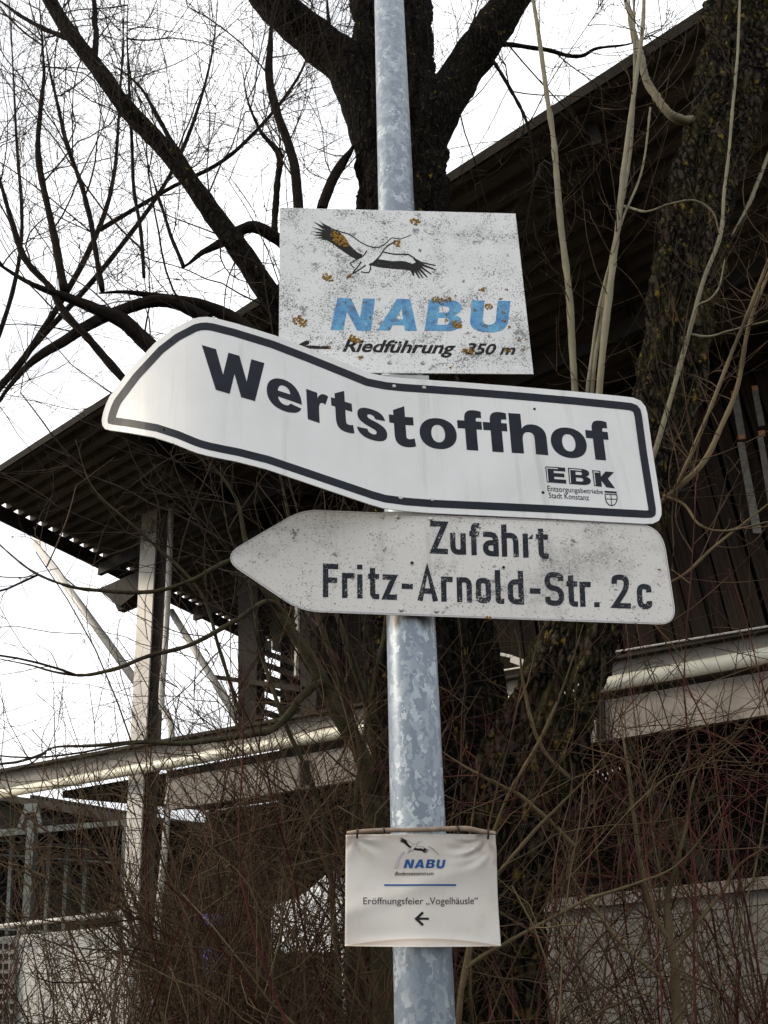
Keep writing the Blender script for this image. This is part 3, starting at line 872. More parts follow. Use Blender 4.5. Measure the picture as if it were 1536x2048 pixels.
BLACK = {     # heavy grotesque; x 0..1 over the glyph, y in capital heights
 'W': [('M', (0, 1)), ('L', (.225, 1)), ('L', (.325, .42)), ('L', (.425, 1)), ('L', (.60, 1)), ('L', (.70, .42)), ('L', (.79, 1)), ('L', (1, 1)), ('L', (.82, 0)), ('L', (.60, 0)), ('L', (.51, .52)), ('L', (.42, 0)), ('L', (.20, 0))],
 'e': [('M', (1, .295)), ('L', (.32, .295)), ('C', (.33, .19), (.41, .135), (.52, .135)), ('C', (.59, .135), (.63, .16), (.67, .215)), ('L', (.98, .19)), ('C', (.91, .05), (.75, -.02), (.51, -.02)), ('C', (.19, -.02), (0, .12), (0, .355)), ('C', (0, .59), (.20, .75), (.50, .75)), ('C', (.82, .75), (1, .57), (1, .295)), ('M', (.68, .435)), ('C', (.67, .535), (.60, .60), (.50, .60)), ('C', (.40, .60), (.33, .535), (.32, .435))],
 'r': [('M', (0, XH)), ('L', (.50, XH)), ('L', (.50, .60)), ('C', (.58, .71), (.70, .75), (.83, .75)), ('C', (.90, .75), (.95, .745), (1, .725)), ('L', (.85, .50)), ('C', (.81, .52), (.77, .525), (.73, .525)), ('C', (.60, .525), (.54, .45), (.54, .28)), ('L', (.54, 0)), ('L', (0, 0))],
 't': [('M', (.64, 1.0)), ('L', (.64, XH)), ('L', (.96, XH)), ('L', (.96, .535)), ('L', (.64, .535)), ('L', (.64, .275)), ('C', (.64, .205), (.67, .185), (.76, .185)), ('C', (.82, .185), (.88, .19), (.96, .215)), ('L', (1, .015)), ('C', (.88, -.01), (.77, -.02), (.66, -.02)), ('C', (.31, -.02), (.18, .06), (.18, .255)), ('L', (.18, .535)), ('L', (0, .535)), ('L', (0, XH)), ('L', (.18, XH)), ('L', (.18, .86))],
 's': [('M', (0, .20)), ('L', (.34, .225)), ('C', (.37, .155), (.43, .13), (.52, .13)), ('C', (.60, .13), (.65, .155), (.65, .20)), ('C', (.65, .25), (.58, .265), (.40, .30)), ('C', (.14, .35), (.04, .42), (.04, .53)), ('C', (.04, .67), (.20, .75), (.49, .75)), ('C', (.78, .75), (.91, .69), (.96, .545)), ('L', (.635, .525)), ('C', (.61, .585), (.565, .61), (.485, .61)), ('C', (.41, .61), (.37, .59), (.37, .55)), ('C', (.37, .505), (.43, .495), (.60, .465)), ('C', (.88, .415), (1, .345), (1, .215)), ('C', (1, .06), (.82, -.02), (.50, -.02)), ('C', (.20, -.02), (.04, .055), (0, .20))],
 'o': oval(0, 1, -.02, .75) + oval(.315, .685, .145, .585),
 'f': [('M', (.30, 0)), ('L', (.30, .535)), ('L', (0, .535)), ('L', (0, XH)), ('L', (.30, XH)), ('L', (.30, .78)), ('C', (.30, .95), (.44, 1.01), (.70, 1.01)), ('C', (.82, 1.01), (.92, 1.0), (1, .985)), ('L', (1, .825)), ('C', (.95, .83), (.91, .83), (.87, .83)), ('C', (.79, .83), (.77, .81), (.77, .765)), ('L', (.77, XH)), ('L', (1, XH)), ('L', (1, .535)), ('L', (.77, .535)), ('L', (.77, 0))],
 'h': [('M', (0, 1)), ('L', (.335, 1)), ('L', (.335, .63)), ('C', (.40, .71), (.50, .75), (.61, .75)), ('C', (.85, .75), (1, .64), (1, .44)), ('L', (1, 0)), ('L', (.665, 0)), ('L', (.665, .40)), ('C', (.665, .51), (.60, .55), (.51, .55)), ('C', (.40, .55), (.335, .485), (.335, .35)), ('L', (.335, 0)), ('L', (0, 0))],
 'N': [('M', (0, 0)), ('L', (0, 1)), ('L', (.36, 1)), ('L', (.68, .40)), ('L', (.68, 1)), ('L', (1, 1)), ('L', (1, 0)), ('L', (.66, 0)), ('L', (.32, .58)), ('L', (.32, 0))],
 'A': [('M', (0, 0)), ('L', (.345, 1)), ('L', (.70, 1)), ('L', (1, 0)), ('L', (.70, 0)), ('L', (.65, .17)), ('L', (.36, .17)), ('L', (.31, 0)), ('M', (.42, .36)), ('L', (.60, .36)), ('L', (.515, .70))],
 'B': [('M', (0, 0)), ('L', (0, 1)), ('L', (.60, 1)), ('C', (.85, 1), (.96, .90), (.96, .76)), ('C', (.96, .62), (.88, .56), (.78, .53)), ('C', (.92, .50), (1, .42), (1, .29)), ('C', (1, .10), (.86, 0), (.60, 0)), ('M', (.33, .60)), ('L', (.52, .60)), ('C', (.66, .60), (.66, .80), (.52, .80)), ('L', (.33, .80)), ('M', (.33, .20)), ('L', (.54, .20)), ('C', (.70, .20), (.70, .43), (.54, .43)), ('L', (.33, .43))],
 'U': [('M', (0, 1)), ('L', (.33, 1)), ('L', (.33, .38)), ('C', (.33, .16), (.67, .16), (.67, .38)), ('L', (.67, 1)), ('L', (1, 1)), ('L', (1, .36)), ('C', (1, .08), (.80, -.03), (.50, -.03)), ('C', (.20, -.03), (0, .08), (0, .36))],
 'E': [('M', (0, 0)), ('L', (0, 1)), ('L', (1, 1)), ('L', (1, .76)), ('L', (.40, .76)), ('L', (.40, .62)), ('L', (.93, .62)), ('L', (.93, .39)), ('L', (.40, .39)), ('L', (.40, .24)), ('L', (1, .24)), ('L', (1, 0))],
 'K': [('M', (0, 0)), ('L', (0, 1)), ('L', (.38, 1)), ('L', (.38, .64)), ('L', (.62, 1)), ('L', (1, 1)), ('L', (.70, .56)), ('L', (1.02, 0)), ('L', (.60, 0)), ('L', (.38, .40)), ('L', (.38, 0))],
}
def glyph_contours(ch, fmap):
    return [[fmap(x, y) for x, y in c] for c in bez(BLACK[ch])]
def font_contours(txt, fmap, shear=0.0, bold=0.0):
    """built-in face -> mesh triangles mapped to a picture quad (u 0..1, v 0..1 of the ink box)"""
    cu = bpy.data.curves.new('txt', 'FONT')
    cu.body = txt; cu.size = 1.0; cu.shear = shear; cu.offset = bold; cu.resolution_u = 4; cu.fill_mode = 'FRONT'
    ob = bpy.data.objects.new('txt', cu); COL.objects.link(ob)
    bpy.context.view_layer.update()
    me = bpy.data.meshes.new_from_object(ob.evaluated_get(bpy.context.evaluated_depsgraph_get()))
    n = len(me.vertices)
    co = np.zeros(n * 3); me.vertices.foreach_get('co', co); co = co.reshape(-1, 3)
    mn, mxx = co.min(0), co.max(0)
    V = [fmap((c[0] - mn[0]) / (mxx[0] - mn[0]), (c[1] - mn[1]) / (mxx[1] - mn[1])) for c in co]
    Fc = [tuple(p.vertices) for p in me.polygons]
    bpy.data.objects.remove(ob); bpy.data.curves.remove(cu); bpy.data.meshes.remove(me)
    return V, Fc
def font_obj(name, txt, TL, TR, BL, BR, surf, lift, mat, parent, shear=0.0, bold=0.0):
    V, Fc = font_contours(txt, quadmap(TL, TR, BL, BR), shear, bold)
    return mesh_obj(name, [surf(x, y, lift) for x, y in V], Fc, mat, parent)

STORK_FILL = [
 [(95, 50), (130, 85), (215, 130), (300, 172), (330, 195), (380, 240), (420, 310), (470, 365), (520, 410), (575, 435), (560, 470), (510, 490), (450, 458), (370, 405), (300, 355), (240, 310), (190, 280), (150, 272), (100, 281), (140, 262), (45, 254), (140, 240), (20, 217), (140, 212), (15, 180), (140, 188), (20, 130), (150, 165), (35, 70), (150, 125)],
 [(735, 485), (800, 492), (900, 508), (1000, 505), (1050, 510), (1120, 537), (1162, 520), (1130, 478), (1152, 475), (1220, 512), (1385, 552), (1372, 560), (1230, 532), (1392, 602), (1380, 609), (1225, 560), (1338, 650), (1325, 654), (1210, 580), (1293, 683), (1280, 688), (1190, 600), (1248, 692), (1235, 694), (1170, 610), (1207, 694), (1195, 697), (1145, 620), (1142, 672), (1130, 667), (1100, 610), (1040, 600), (950, 595), (850, 585), (760, 575), (662, 552), (700, 522)],
 [(490, 618), (405, 712), (399, 690), (460, 638)],
]
STORK_LINE = [
 ([(285, 165), (350, 190), (420, 207), (470, 237), (550, 297), (640, 342), (700, 357), (760, 354), (810, 330), (850, 295), (880, 264), (902, 250), (940, 257), (985, 266), (1040, 247), (1105, 222)], 6, 4),
 ([(622, 392), (602, 430), (562, 466), (510, 490), (440, 532), (478, 580)], 6, 5),
 ([(562, 513), (530, 562), (470, 634)], 7, 6), ([(612, 550), (545, 598), (470, 645)], 7, 6),
 ([(668, 535), (662, 600), (646, 631), (604, 634), (560, 622)], 7, 5),
 ([(945, 288), (900, 310), (850, 340), (812, 380), (782, 430), (745, 477), (690, 530), (648, 546)], 6, 8),
 ([(803, 405), (870, 422), (940, 433), (1080, 433), (1150, 478)], 5, 7),
]
def stork(fmap):
    g_ = [[[fmap(x, y) for x, y in c]] for c in STORK_FILL]
    s_ = np.linalg.norm(fmap(100, 0) - fmap(0, 0)) / 100
    for pts, a, b in STORK_LINE:
        g_.append([stroke([fmap(x, y) for x, y in pts], a * s_, b * s_)])
    return g_

# ------------------------------------------------------------------ sign 1: lichen spotted information sign
s1 = Surf(0.066)
def c1(x, y): return (540 + x / 2.844, 400 + y / 2.844)
P1 = [(560, 415), (1031, 427), (1067, 748), (557, 744)]
sg1 = thing('information_sign', 'lichen spotted white rectangular sign with a flying stork and blue letters', 'sign', s1(812, 745) - SN * 0.003)
plate('plate', [P1], s1, 0.003, M['sign_old'], sg1)
sb = lambda x, y: np.array((620 + x / 5.486, 430 + y / 5.486))
merge_print('stork_emblem', stork(sb), s1, 0.0004, M['black_old'], sg1)
for ch, q4 in (('N', ((675, 596), (750, 597.6), (661, 660), (742, 662))), ('A', ((768, 597), (843, 599), (755, 660.5), (834, 662))),
               ('B', ((858, 599.5), (927, 601.5), (849, 661.5), (921, 663))), ('U', ((944, 600.5), (1021, 602), (938, 662), (1014, 664)))):
    print_obj('letter', glyph_contours(ch, quadmap(*q4)), s1, 0.0004, M['blue'], sg1)
font_obj('lettering', 'Riedführung', c1(425, 790), c1(1062, 806), c1(408, 886), c1(1045, 898), s1, 0.0004, M['black_old'], sg1, 0.2, 0.028)
font_obj('lettering', '350 m', c1(1118, 812), c1(1402, 822), c1(1108, 880), c1(1392, 882), s1, 0.0004, M['black_old'], sg1, 0.2, 0.028)
print_obj('arrow', [[c1(155, 826), c1(205, 800), c1(225, 803), c1(222, 820), c1(200, 828), c1(345, 832), c1(345, 848), c1(215, 846), c1(198, 842), c1(212, 858), c1(200, 868), c1(180, 850)]], s1, 0.0004, M['black_old'], sg1)
for x, y in ((648, 125), (680, 924), (869, 926)):
    bolt(s1(*c1(x, y)), 0.0062, 0.003, M['steel'], sg1, 'screw')
rl_ = random.Random(11)
LICH = [(825, 120, 26), (372, 200, 26), (400, 228, 34), (432, 252, 22), (722, 248, 24), (325, 437, 26), (345, 447, 20), (152, 688, 24), (188, 700, 26), (170, 668, 16), (470, 785, 24), (492, 803, 22), (515, 897, 17), (450, 432, 14), (1245, 605, 22), (1068, 708, 28), (940, 565, 22), (975, 578, 20), (1015, 570, 20), (1208, 508, 18), (1118, 858, 20), (1145, 862, 18), (1352, 856, 18), (1310, 567, 11), (1330, 690, 13), (1330, 637, 12), (1225, 715, 13), (1420, 795, 13), (1100, 462, 9), (852, 287, 8), (1000, 685, 13), (1125, 758, 9), (1440, 852, 10), (1170, 627, 10), (1250, 775, 11), (1360, 725, 11), (570, 672, 11), (425, 580, 11), (1025, 955, 7), (1345, 510, 9), (340, 842, 9), (980, 830, 7), (1052, 545, 8), (1462, 790, 7), (1000, 652, 9)]
for x, y, r in LICH:
    bm = bmesh.new()
    n = max(6, int(r * 0.9))
    for i in range(n):
        a = rl_.uniform(0, 6.283); d = r * math.sqrt(rl_.random()) * 0.95
        cx, cy = x + d * math.cos(a) * 1.05, y + d * math.sin(a) * 0.85
        rr = rl_.uniform(0.16, 0.34) * max(r, 12) / 2.844
        c = s1(*c1(cx, cy)); k_ = pxm(c)
        b2 = bmesh.ops.create_icosphere(bm, subdivisions=1, radius=1.0)
        for v in b2['verts']:
            j = 1 + rl_.uniform(-0.3, 0.3)
            w_ = v.co * j
            v.co = Vector(c) + Vector(sx) * w_.x * rr * k_ + Vector(PDIR) * w_.z * rr * k_ + Vector(SN) * (w_.y * 0.0011 + 0.0008)
    bm_obj('lichen_patch', bm, M['lichen'], sg1)
for y in (520, 700): clamp('pole_clamp', s1, y, sg1)

# ------------------------------------------------------------------ sign 2: bent arrow sign
def k2(x):
    xs = [150, 205, 260, 330, 410, 470, 560, 660, 745, 800, 860, 1400]
    ks = [.995, .974, .942, .907, .889, .888, .906, .942, .976, .992, 1.0, 1.0]
    # smooth interpolation
    xs_ = np.array(xs, float); ks_ = np.array(ks)
    return float(np.mean([np.interp(x + d, xs_, ks_) for d in (-40, -26, -13, 0, 13, 26, 40)]))
_kc = {}
def k2c(x):
    r_ = round(x, 2)
    if r_ not in _kc: _kc[r_] = k2(x)
    return _kc[r_]
s2 = Surf(0.071, k2c)
CUTS = [200 + i * 9.0 for i in range(78)]
O2 = [(739, 746), (774, 753), (809, 756.5), (920, 764), (1023, 772), (1150, 783), (1245, 792.5)]
O2 += [(1266, 795), (1281, 801), (1291, 813), (1295, 828), (1305, 902), (1323, 1016), (1323, 1030), (1318, 1041), (1306, 1047)]
O2 += [(1290, 1047.5), (1224, 1044), (1100, 1037), (982, 1031.5), (861, 1026), (810, 1022), (766, 1016), (738, 1008), (688, 991), (610, 964.5), (532, 938), (473, 923), (440, 916.5), (414, 911), (397, 906.5), (383, 901.5), (348, 887), (309, 874.5), (258, 865.5), (222, 860.5), (210, 857.5), (204.5, 850), (203.5, 840), (206, 826), (212, 808), (219, 793), (258, 741), (309, 686), (344, 659), (383, 638.5), (398, 634.5), (414, 633.5), (430, 636), (473, 647), (551, 671), (621, 698), (688, 725)]
sg2 = thing('arrow_sign', 'bent white arrow sign with black border and one line of heavy lettering', 'sign', s2(820, 1026) - SN * 0.003)
plate('plate', [O2], s2, 0.003, M['sign_white'], sg2, CUTS)
b_o = inset(O2, 11.5); b_i = inset(O2, 26.5)
bm = bmesh.new()
vo = [bm.verts.new((p_[0], p_[1], 0)) for p_ in b_o]; vi = [bm.verts.new((p_[0], p_[1], 0)) for p_ in b_i]
for i in range(len(vo)):
    j = (i + 1) % len(vo)
    bm.faces.new((vo[i], vo[j], vi[j], vi[i]))
for c in CUTS:
    bmesh.ops.bisect_plane(bm, geom=bm.verts[:] + bm.edges[:] + bm.faces[:], plane_co=(c, 0, 0), plane_no=(1, 0, 0))
bm_obj('border', onto(bm, s2, 0.0006), M['black'], sg2)
BASE2 = np.array([(395, 769), (426, 778), (512, 803), (586, 826), (625, 842), (703, 866), (746, 879), (776, 887), (813, 893), (877, 896.5), (942, 900.5), (994, 904), (1039, 906.5), (1079, 909), (1136, 914), (1200, 920), (1260, 925)], float)
def base2(x): return float(np.interp(x, BASE2[:, 0], BASE2[:, 1]))
def lean2(x): return float(np.interp(x, [405, 615, 1025, 1210], [0.035, 0.055, 0.09, 0.13]))
def cap2(x): return float(np.interp(x, [405, 530, 700, 1000, 1210], [82, 83, 81, 79.5, 78.5]))
def place2(x0, x1):
    def f_(u, v):
        x = x0 + (x1 - x0) * u
        h = cap2(x); xb = x + lean2(x) * h * 0.5
        return np.array((xb - lean2(x) * h * v, base2(xb) - h * v))
    return f_
for ch, x0, x1 in (('W', 405, 531), ('e', 533, 603), ('r', 613.5, 657.5), ('t', 663, 706.5), ('s', 712.5, 773), ('t', 779, 829.5), ('o', 838.5, 912.5), ('f', 915.5, 964.5), ('f', 967, 1015), ('h', 1020, 1092.5), ('o', 1100.5, 1172), ('f', 1172.5, 1217.5)):
    print_obj('letter', glyph_contours(ch, place2(x0, x1)), s2, 0.0006, M['black'], sg2, CUTS)
def c3(x, y): return np.array((740 + x / 2.477, 720 + y / 2.477))
for ch, q4 in (('E', (c3(868, 527), c3(966, 534), c3(876, 606), c3(973, 613))), ('B', (c3(980, 534), c3(1088, 543), c3(987, 614), c3(1096, 622))), ('K', (c3(1100, 546), c3(1208, 556), c3(1110, 624), c3(1212, 636)))):
    fm = quadmap(*q4)
    print_obj('letter', glyph_contours(ch, fm), s2, 0.0006, M['black'], sg2)
    print_obj('highlight', [stroke([fm(.06, .04), fm(.07, .90), fm(.62 if ch != 'K' else .32, .90)], 0.85)], s2, 0.0009, M['sign_white'], sg2)
font_obj('lettering', 'Entsorgungsbetriebe', c3(878, 622), c3(1153, 642), c3(881, 659), c3(1155, 672), s2, 0.0006, M['black'], sg2, 0, 0.004)
font_obj('lettering', 'Stadt Konstanz', c3(884, 656), c3(1084, 668), c3(886, 684), c3(1086, 696), s2, 0.0006, M['black'], sg2, 0, 0.004)
SHL = [c3(1164, 664), c3(1167, 690), c3(1172, 706), c3(1184, 718), c3(1198, 722), c3(1212, 716), c3(1221, 702), c3(1224, 686), c3(1222, 668)]
merge_print('shield_emblem', [[[c3(1161, 648), c3(1221, 652), c3(1222, 662), c3(1162, 657)]], [stroke(SHL + [SHL[0]], 0.9)], [stroke([c3(1193, 668), c3(1197, 720)], 0.7)], [stroke([c3(1168, 688), c3(1223, 691)], 0.7)]], s2, 0.0006, M['black'], sg2)
for x, y in ((788, 773), (848, 776), (801, 996), (864, 999.5)):
    bolt(s2(x, y), 0.0052, 0.0035, M['steel'], sg2, 'rivet', False)
for x, y in ((1069, 818), (1086, 985), (329, 859), (343, 683)):
    bolt(s2(x, y), 0.0036, 0.0009, M['hole'], sg2, 'drill_hole', False)
for y in (790, 985): clamp('pole_clamp', s2, y, sg2)

# ------------------------------------------------------------------ sign 3: weathered direction sign
s3 = Surf(0.066)
def c4(x, y): return np.array((440 + x / 1.6516, 1000 + y / 1.6516))
P3 = round_poly([(446, 1112), (603, 1018.5), (1322, 1048.5), (1354, 1249.5), (600, 1223), (452, 1125)], [26, 36, 52, 40, 36, 10], 8)
P3 = round_poly([(440, 1114), (604, 1018.5), (1324, 1049), (1355, 1250), (602, 1223)], [48, 36, 52, 40, 40], 9)
sg3 = thing('direction_sign', 'grimy white pointed sign with two lines of narrow dark lettering', 'sign', s3(830, 1235) - SN * 0.003)
plate('plate', [P3], s3, 0.003, M['sign_worn'], sg3)
print_obj('edge_line', [inset(P3, 1.6), inset(P3, 3.2)], s3, 0.0004, M['grey_ink'], sg3)
XD = 0.70
DIN = {
 'Z': [([(0, 1), (1, 1), (0, 0), (1, 0)], 0)],
 'u': [([(0, XD), (0, 0), (1, 0), (1, .2)], 1), ([(1, XD), (1, -.09)], 0)],
 'f': [([(1, 1), (.34, 1), (.34, -.09)], 1), ([(0, XD), (.95, XD)], 0)],
 'a': [([(.05, XD), (1, XD), (1, -.09)], 1), ([(1, .40), (0, .40), (0, 0), (1, 0)], 1)],
 'h': [([(0, 1.09), (0, -.09)], 0), ([(0, .5), (0, XD), (1, XD), (1, -.09)], 1)],
 'r': [([(0, XD + .09), (0, -.09)], 0), ([(0, .45), (0, XD), (1, XD)], 1)],
 't': [([(.33, 1.0), (.33, 0), (1, 0)], 1), ([(0, XD), (1, XD)], 0)],
 'F': [([(1, 1), (0, 1), (0, -.09)], 0), ([(0, .52), (.88, .52)], 0)],
 'i': [([(.5, XD + .06), (.5, -.09)], 0), ([(.5, .93), (.5, 1.10)], 0)],
 'z': [([(0, XD), (1, XD), (0, 0), (1, 0)], 0)],
 '-': [([(0, .40), (1, .40)], 0)],
 'A': [([(0, -.09), (.5, 1.05), (1, -.09)], 0), ([(.22, .26), (.78, .26)], 0)],
 'n': [([(0, XD + .09), (0, -.09)], 0), ([(0, .45), (0, XD), (1, XD), (1, -.09)], 1)],
 'o': [([(.5, XD), (0, XD), (0, 0), (1, 0), (1, XD), (.48, XD)], 1)],
 'l': [([(0.1, 1.09), (0.1, 0), (1, 0)], 1)],
 'd': [([(1, 1.09), (1, -.09)], 0), ([(1, XD), (0, XD), (0, 0), (1, 0)], 1)],
 'S': [([(1, .78), (1, 1), (0, 1), (0, .54), (1, .50), (1, 0), (0, 0), (0, .22)], 1)],
 '.': [([(.5, -.085), (.5, .09)], 0)],
 '2': [([(0, .76), (0, 1), (1, 1), (1, .62), (0, 0), (1.05, 0)], [0, 1, 1, 1, 0, 0])],
 'c': [([(1, .50), (1, XD), (0, XD), (0, 0), (1, 0), (1, .2)], 1)],
}
def din_line(items, bx, by, slope, H, parent, mat):
    hw = 5.4
    for ch, x0, x1 in items:
        gs = []
        X0 = 440 + x0 / 1.6516; X1 = 440 + x1 / 1.6516; wd = max(X1 - X0 - 2 * hw, 0.01)
        def fm(u, v):
            x = X0 + hw + wd * u
            yb = 1000 + (by + ((x - 440) * 1.6516 - bx) * slope) / 1.6516
            h_ = H / 1.6516 - 2 * hw
            ln = np.interp(x, [640, 1310], [0.0, 0.06])
            return np.array((x - ln * (v - 0.4) * h_, yb - hw - h_ * v))
        if ch == 'o':
            ring = []
            for e_ in (hw, -hw):
                q_ = [fm(0, 0) + (-e_, e_), fm(1, 0) + (e_, e_), fm(1, XD) + (e_, -e_), fm(0, XD) + (-e_, -e_)]
                ring.append(round_poly(q_, wd * 0.45 + e_ * 0.9, 8))
            merge_print('letter', [ring], s3, 0.0004, mat, parent)
            continue
        for pts, rd in DIN[ch]:
            p_ = [fm(*t) for t in pts]
            if np.isscalar(rd): r_ = wd * 0.62 * rd if rd else 0
            else: r_ = [wd * 0.55 * t for t in rd]
            if ch == 'o': r_ = wd * 0.5
            for e0, e1 in ((0, 1), (-1, -2)):
                dv = p_[e0] - p_[e1]
                if abs(dv[0]) > abs(dv[1]) * 1.5: p_[e0] = p_[e0] + dv / np.linalg.norm(dv) * hw
            pp = round_path(p_, r_) if (not np.isscalar(r_) or r_ > 0) else p_
            gs.append([stroke(pp, hw)])
        merge_print('letter', gs, s3, 0.0004, mat, parent)
din_line([('Z', 695, 752), ('u', 760, 812), ('f', 824, 858), ('a', 868, 920), ('h', 930, 986), ('r', 1000, 1034), ('t', 1044, 1084)], 722, 178, 0.047, 108, sg3, M['black_worn'])
din_line([('F', 340, 391), ('r', 403, 444), ('i', 453, 471), ('t', 489, 526), ('z', 537, 584), ('-', 600, 637), ('A', 651, 720), ('r', 730, 769), ('n', 782, 832), ('o', 845, 895), ('l', 908, 938), ('d', 950, 1003), ('-', 1023, 1059), ('S', 1073, 1136), ('t', 1145, 1181), ('r', 1188, 1226), ('.', 1234, 1252), ('2', 1295, 1353), ('c', 1377, 1426)], 350, 322, 0.037, 112, sg3, M['black_worn'])
for x, y in ((796, 1034), (862, 1037.5), (803, 1219), (873, 1221.5)):
    bolt(s3(x, y), 0.0055, 0.0035, M['steel'], sg3, 'rivet', False)
for x, y in ((824, 1126), (1007, 1135)):
    o = bolt(s3(x, y), 0.0058, 0.0012, M['steel'], sg3, 'grommet', False)
    bolt(s3(x, y, 0.001), 0.0035, 0.0009, M['hole'], o, 'drill_hole', False)
for x, y, r in ((976, 1234, 5), (1318, 1140, 2.5), (1240, 1122, 2)):
    bm = bmesh.new()
    for i in range(8):
        c = s3(x + rl_.uniform(-r, r), y + rl_.uniform(-r, r) * 0.7); k_ = pxm(c)
        for v in bmesh.ops.create_icosphere(bm, subdivisions=1, radius=1)['verts']:
            w_ = v.co * rl_.uniform(0.8, 1.2)
            v.co = Vector(c) + Vector(sx) * w_.x * r * .4 * k_ + Vector(PDIR) * w_.z * r * .4 * k_ + Vector(SN) * (w_.y * 0.001 + 0.0008)
    bm_obj('lichen_patch', bm, M['lichen'], sg3)
for y in (1060, 1205): clamp('pole_clamp', s3, y, sg3)
# dark streak on the shaft below the sign is part of the shaft colour
pc = at_plane(803, 1246, base + SN * 0.0535, SN)

# ------------------------------------------------------------------ sign 4: laminated notice on a stick
s4 = Surf(0.0585)
Q4 = quadmap((692, 1668), (994, 1668), (690, 1893), (1005, 1893))
def bulge(u, v):
    b = 0.006 * math.exp(-((u - 0.5) / 0.17) ** 2) - 0.030 * abs(u - 0.5) ** 1.8 * 2
    b += 0.0035 * math.sin(9 * u + 4 * v) * (1 - v) * v * 2
    b += 0.010 * math.exp(-((v - 0.0) / 0.07) ** 2) * (1 - (2 * u - 1) ** 2) * 0.9
    w_ = math.exp(-(((u - 0.86) / 0.13) ** 2 + ((v - 0.86) / 0.12) ** 2))
    an = math.atan2(0.97 - v, 0.94 - u); rr = math.hypot(0.97 - v, 0.94 - u)
    b += 0.0055 * w_ * (math.sin(9 * an + 1.0) * min(1, rr * 9) + 0.5 * math.sin(17 * an + 40 * rr) * min(1, rr * 6))
    w2 = math.exp(-(((u - 0.12) / 0.10) ** 2 + ((v - 0.9) / 0.12) ** 2))
    an = math.atan2(0.97 - v, u - 0.06); rr = math.hypot(0.97 - v, u - 0.06)
    b += 0.003 * w2 * math.sin(8 * an) * min(1, rr * 9)
    b += 0.003 * math.sin(6.5 * v + 2.2 * u) + 0.0022 * math.exp(-((v - 0.45 - 0.5 * (u - .3)) / 0.08) ** 2)
    return b
def s4b(x, y, lift=0.0):
    # invert the almost-rectangular quad
    v = (1893 - y) / 225.0
    xl = 690 + 2 * v; xr = 1005 - 11 * v
    u = (x - xl) / (xr - xl)
    return s4(x, y, lift + bulge(u, v))
sg4 = thing('paper_notice', 'laminated paper notice with a small stork emblem and blue line, tied under a stick', 'notice', s4(848, 1893))
nu, nv = 72, 54
V = []; UVW = []; Fc = []
for side in (0, 1):
    for j in range(nv + 1):
        for i in range(nu + 1):
            u, v = i / nu, j / nv
            x, y = Q4(u, v)
            V.append(s4b(x, y, -0.0006 * side)); UVW.append((u, v, 0))
n1 = (nu + 1) * (nv + 1)
for j in range(nv):
    for i in range(nu):
        k = j * (nu + 1) + i
        Fc.append((k, k + 1, k + nu + 2, k + nu + 1)); Fc.append((n1 + k, n1 + k + nu + 1, n1 + k + nu + 2, n1 + k + 1))
for i in range(nu):
    for r0 in (0, nv * (nu + 1)):
        Fc.append((r0 + i, r0 + i + 1, n1 + r0 + i + 1, n1 + r0 + i))
for j in range(nv):
    for c0 in (0, nu):
        a = j * (nu + 1) + c0; b = a + nu + 1
        Fc.append((a, b, n1 + b, n1 + a))
ps = mesh_obj('sheet', V, Fc, M['paper'], sg4, True)
at_ = ps.data.attributes.new('uvw', 'FLOAT_VECTOR', 'POINT')
at_.data.foreach_set('vector', np.array(UVW, float).ravel())
def c5(x, y): return np.array((670 + x / 4.2667, 1640 + y / 4.2667))
mini = lambda x, y: c5(545 + (x - 15) * 0.1838, 143 + (y - 50) * 0.222)
merge_print('stork_emblem', stork(mini), s4b, 0.0009, M['ink'], sg4)
for ch, q4 in (('N', ((603, 338), (676, 338), (583, 411), (660, 411))), ('A', ((690, 338), (764, 338), (674, 411), (756, 411))), ('B', ((785, 338), (856, 338), (768, 411), (842, 411))), ('U', ((871, 339), (943, 339), (858, 412), (930, 412)))):
    print_obj('letter', glyph_contours(ch, quadmap(*[c5(*p_) for p_ in q4])), s4b, 0.0009, M['blue_ink'], sg4)
merge_print('arc_emblem', [[stroke(smooth_path([c5(521, 410), c5(540, 345), c5(565, 300), c5(592, 270)], 10), 3.2, 1.6)], [stroke(smooth_path([c5(795, 228), c5(840, 255), c5(886, 300)], 8), 1.6, 0.8)]], s4b, 0.0009, M['grey_ink'], sg4)
font_obj('lettering', 'Bodenseezentrum', c5(516, 440), c5(839, 440), c5(511, 473), c5(836, 473), s4b, 0.0009, M['ink'], sg4, 0.2, 0.007)
print_obj('rule', [[c5(421, 547)] + [c5(421 + i * 61.5, 547 + 1.5 * math.sin(i / 3)) for i in range(1, 11)] + [c5(1036 - i * 61.5, 562) for i in range(0, 11)]], s4b, 0.0009, M['blue_ink'], sg4)
font_obj('lettering', 'Eröffnungsfeier', c5(243, 660), c5(752, 662), c5(243, 738), c5(752, 738), s4b, 0.0009, M['ink'], sg4, 0, -0.001)
font_obj('lettering', '„Vogelhäusle“', c5(775, 660), c5(1228, 656), c5(775, 740), c5(1228, 738), s4b, 0.0009, M['ink'], sg4, 0, -0.001)
merge_print('arrow', [[stroke([c5(686, 842), c5(798, 842)], 2.3)], [stroke([c5(748, 788), c5(690, 842), c5(748, 897)], 2.6)]], s4b, 0.0010, M['ink'], sg4)
stp = [s4(*c5(105, 110), -0.004), s4(*c5(240, 98), 0.006), s4(*c5(440, 92), 0.012), s4(*c5(620, 92), 0.014), s4(*c5(800, 86), 0.014), s4(*c5(960, 80), 0.012), s4(*c5(1120, 76), 0.006), s4(*c5(1240, 96), 0.0), s4(*c5(1372, 112), -0.006)]
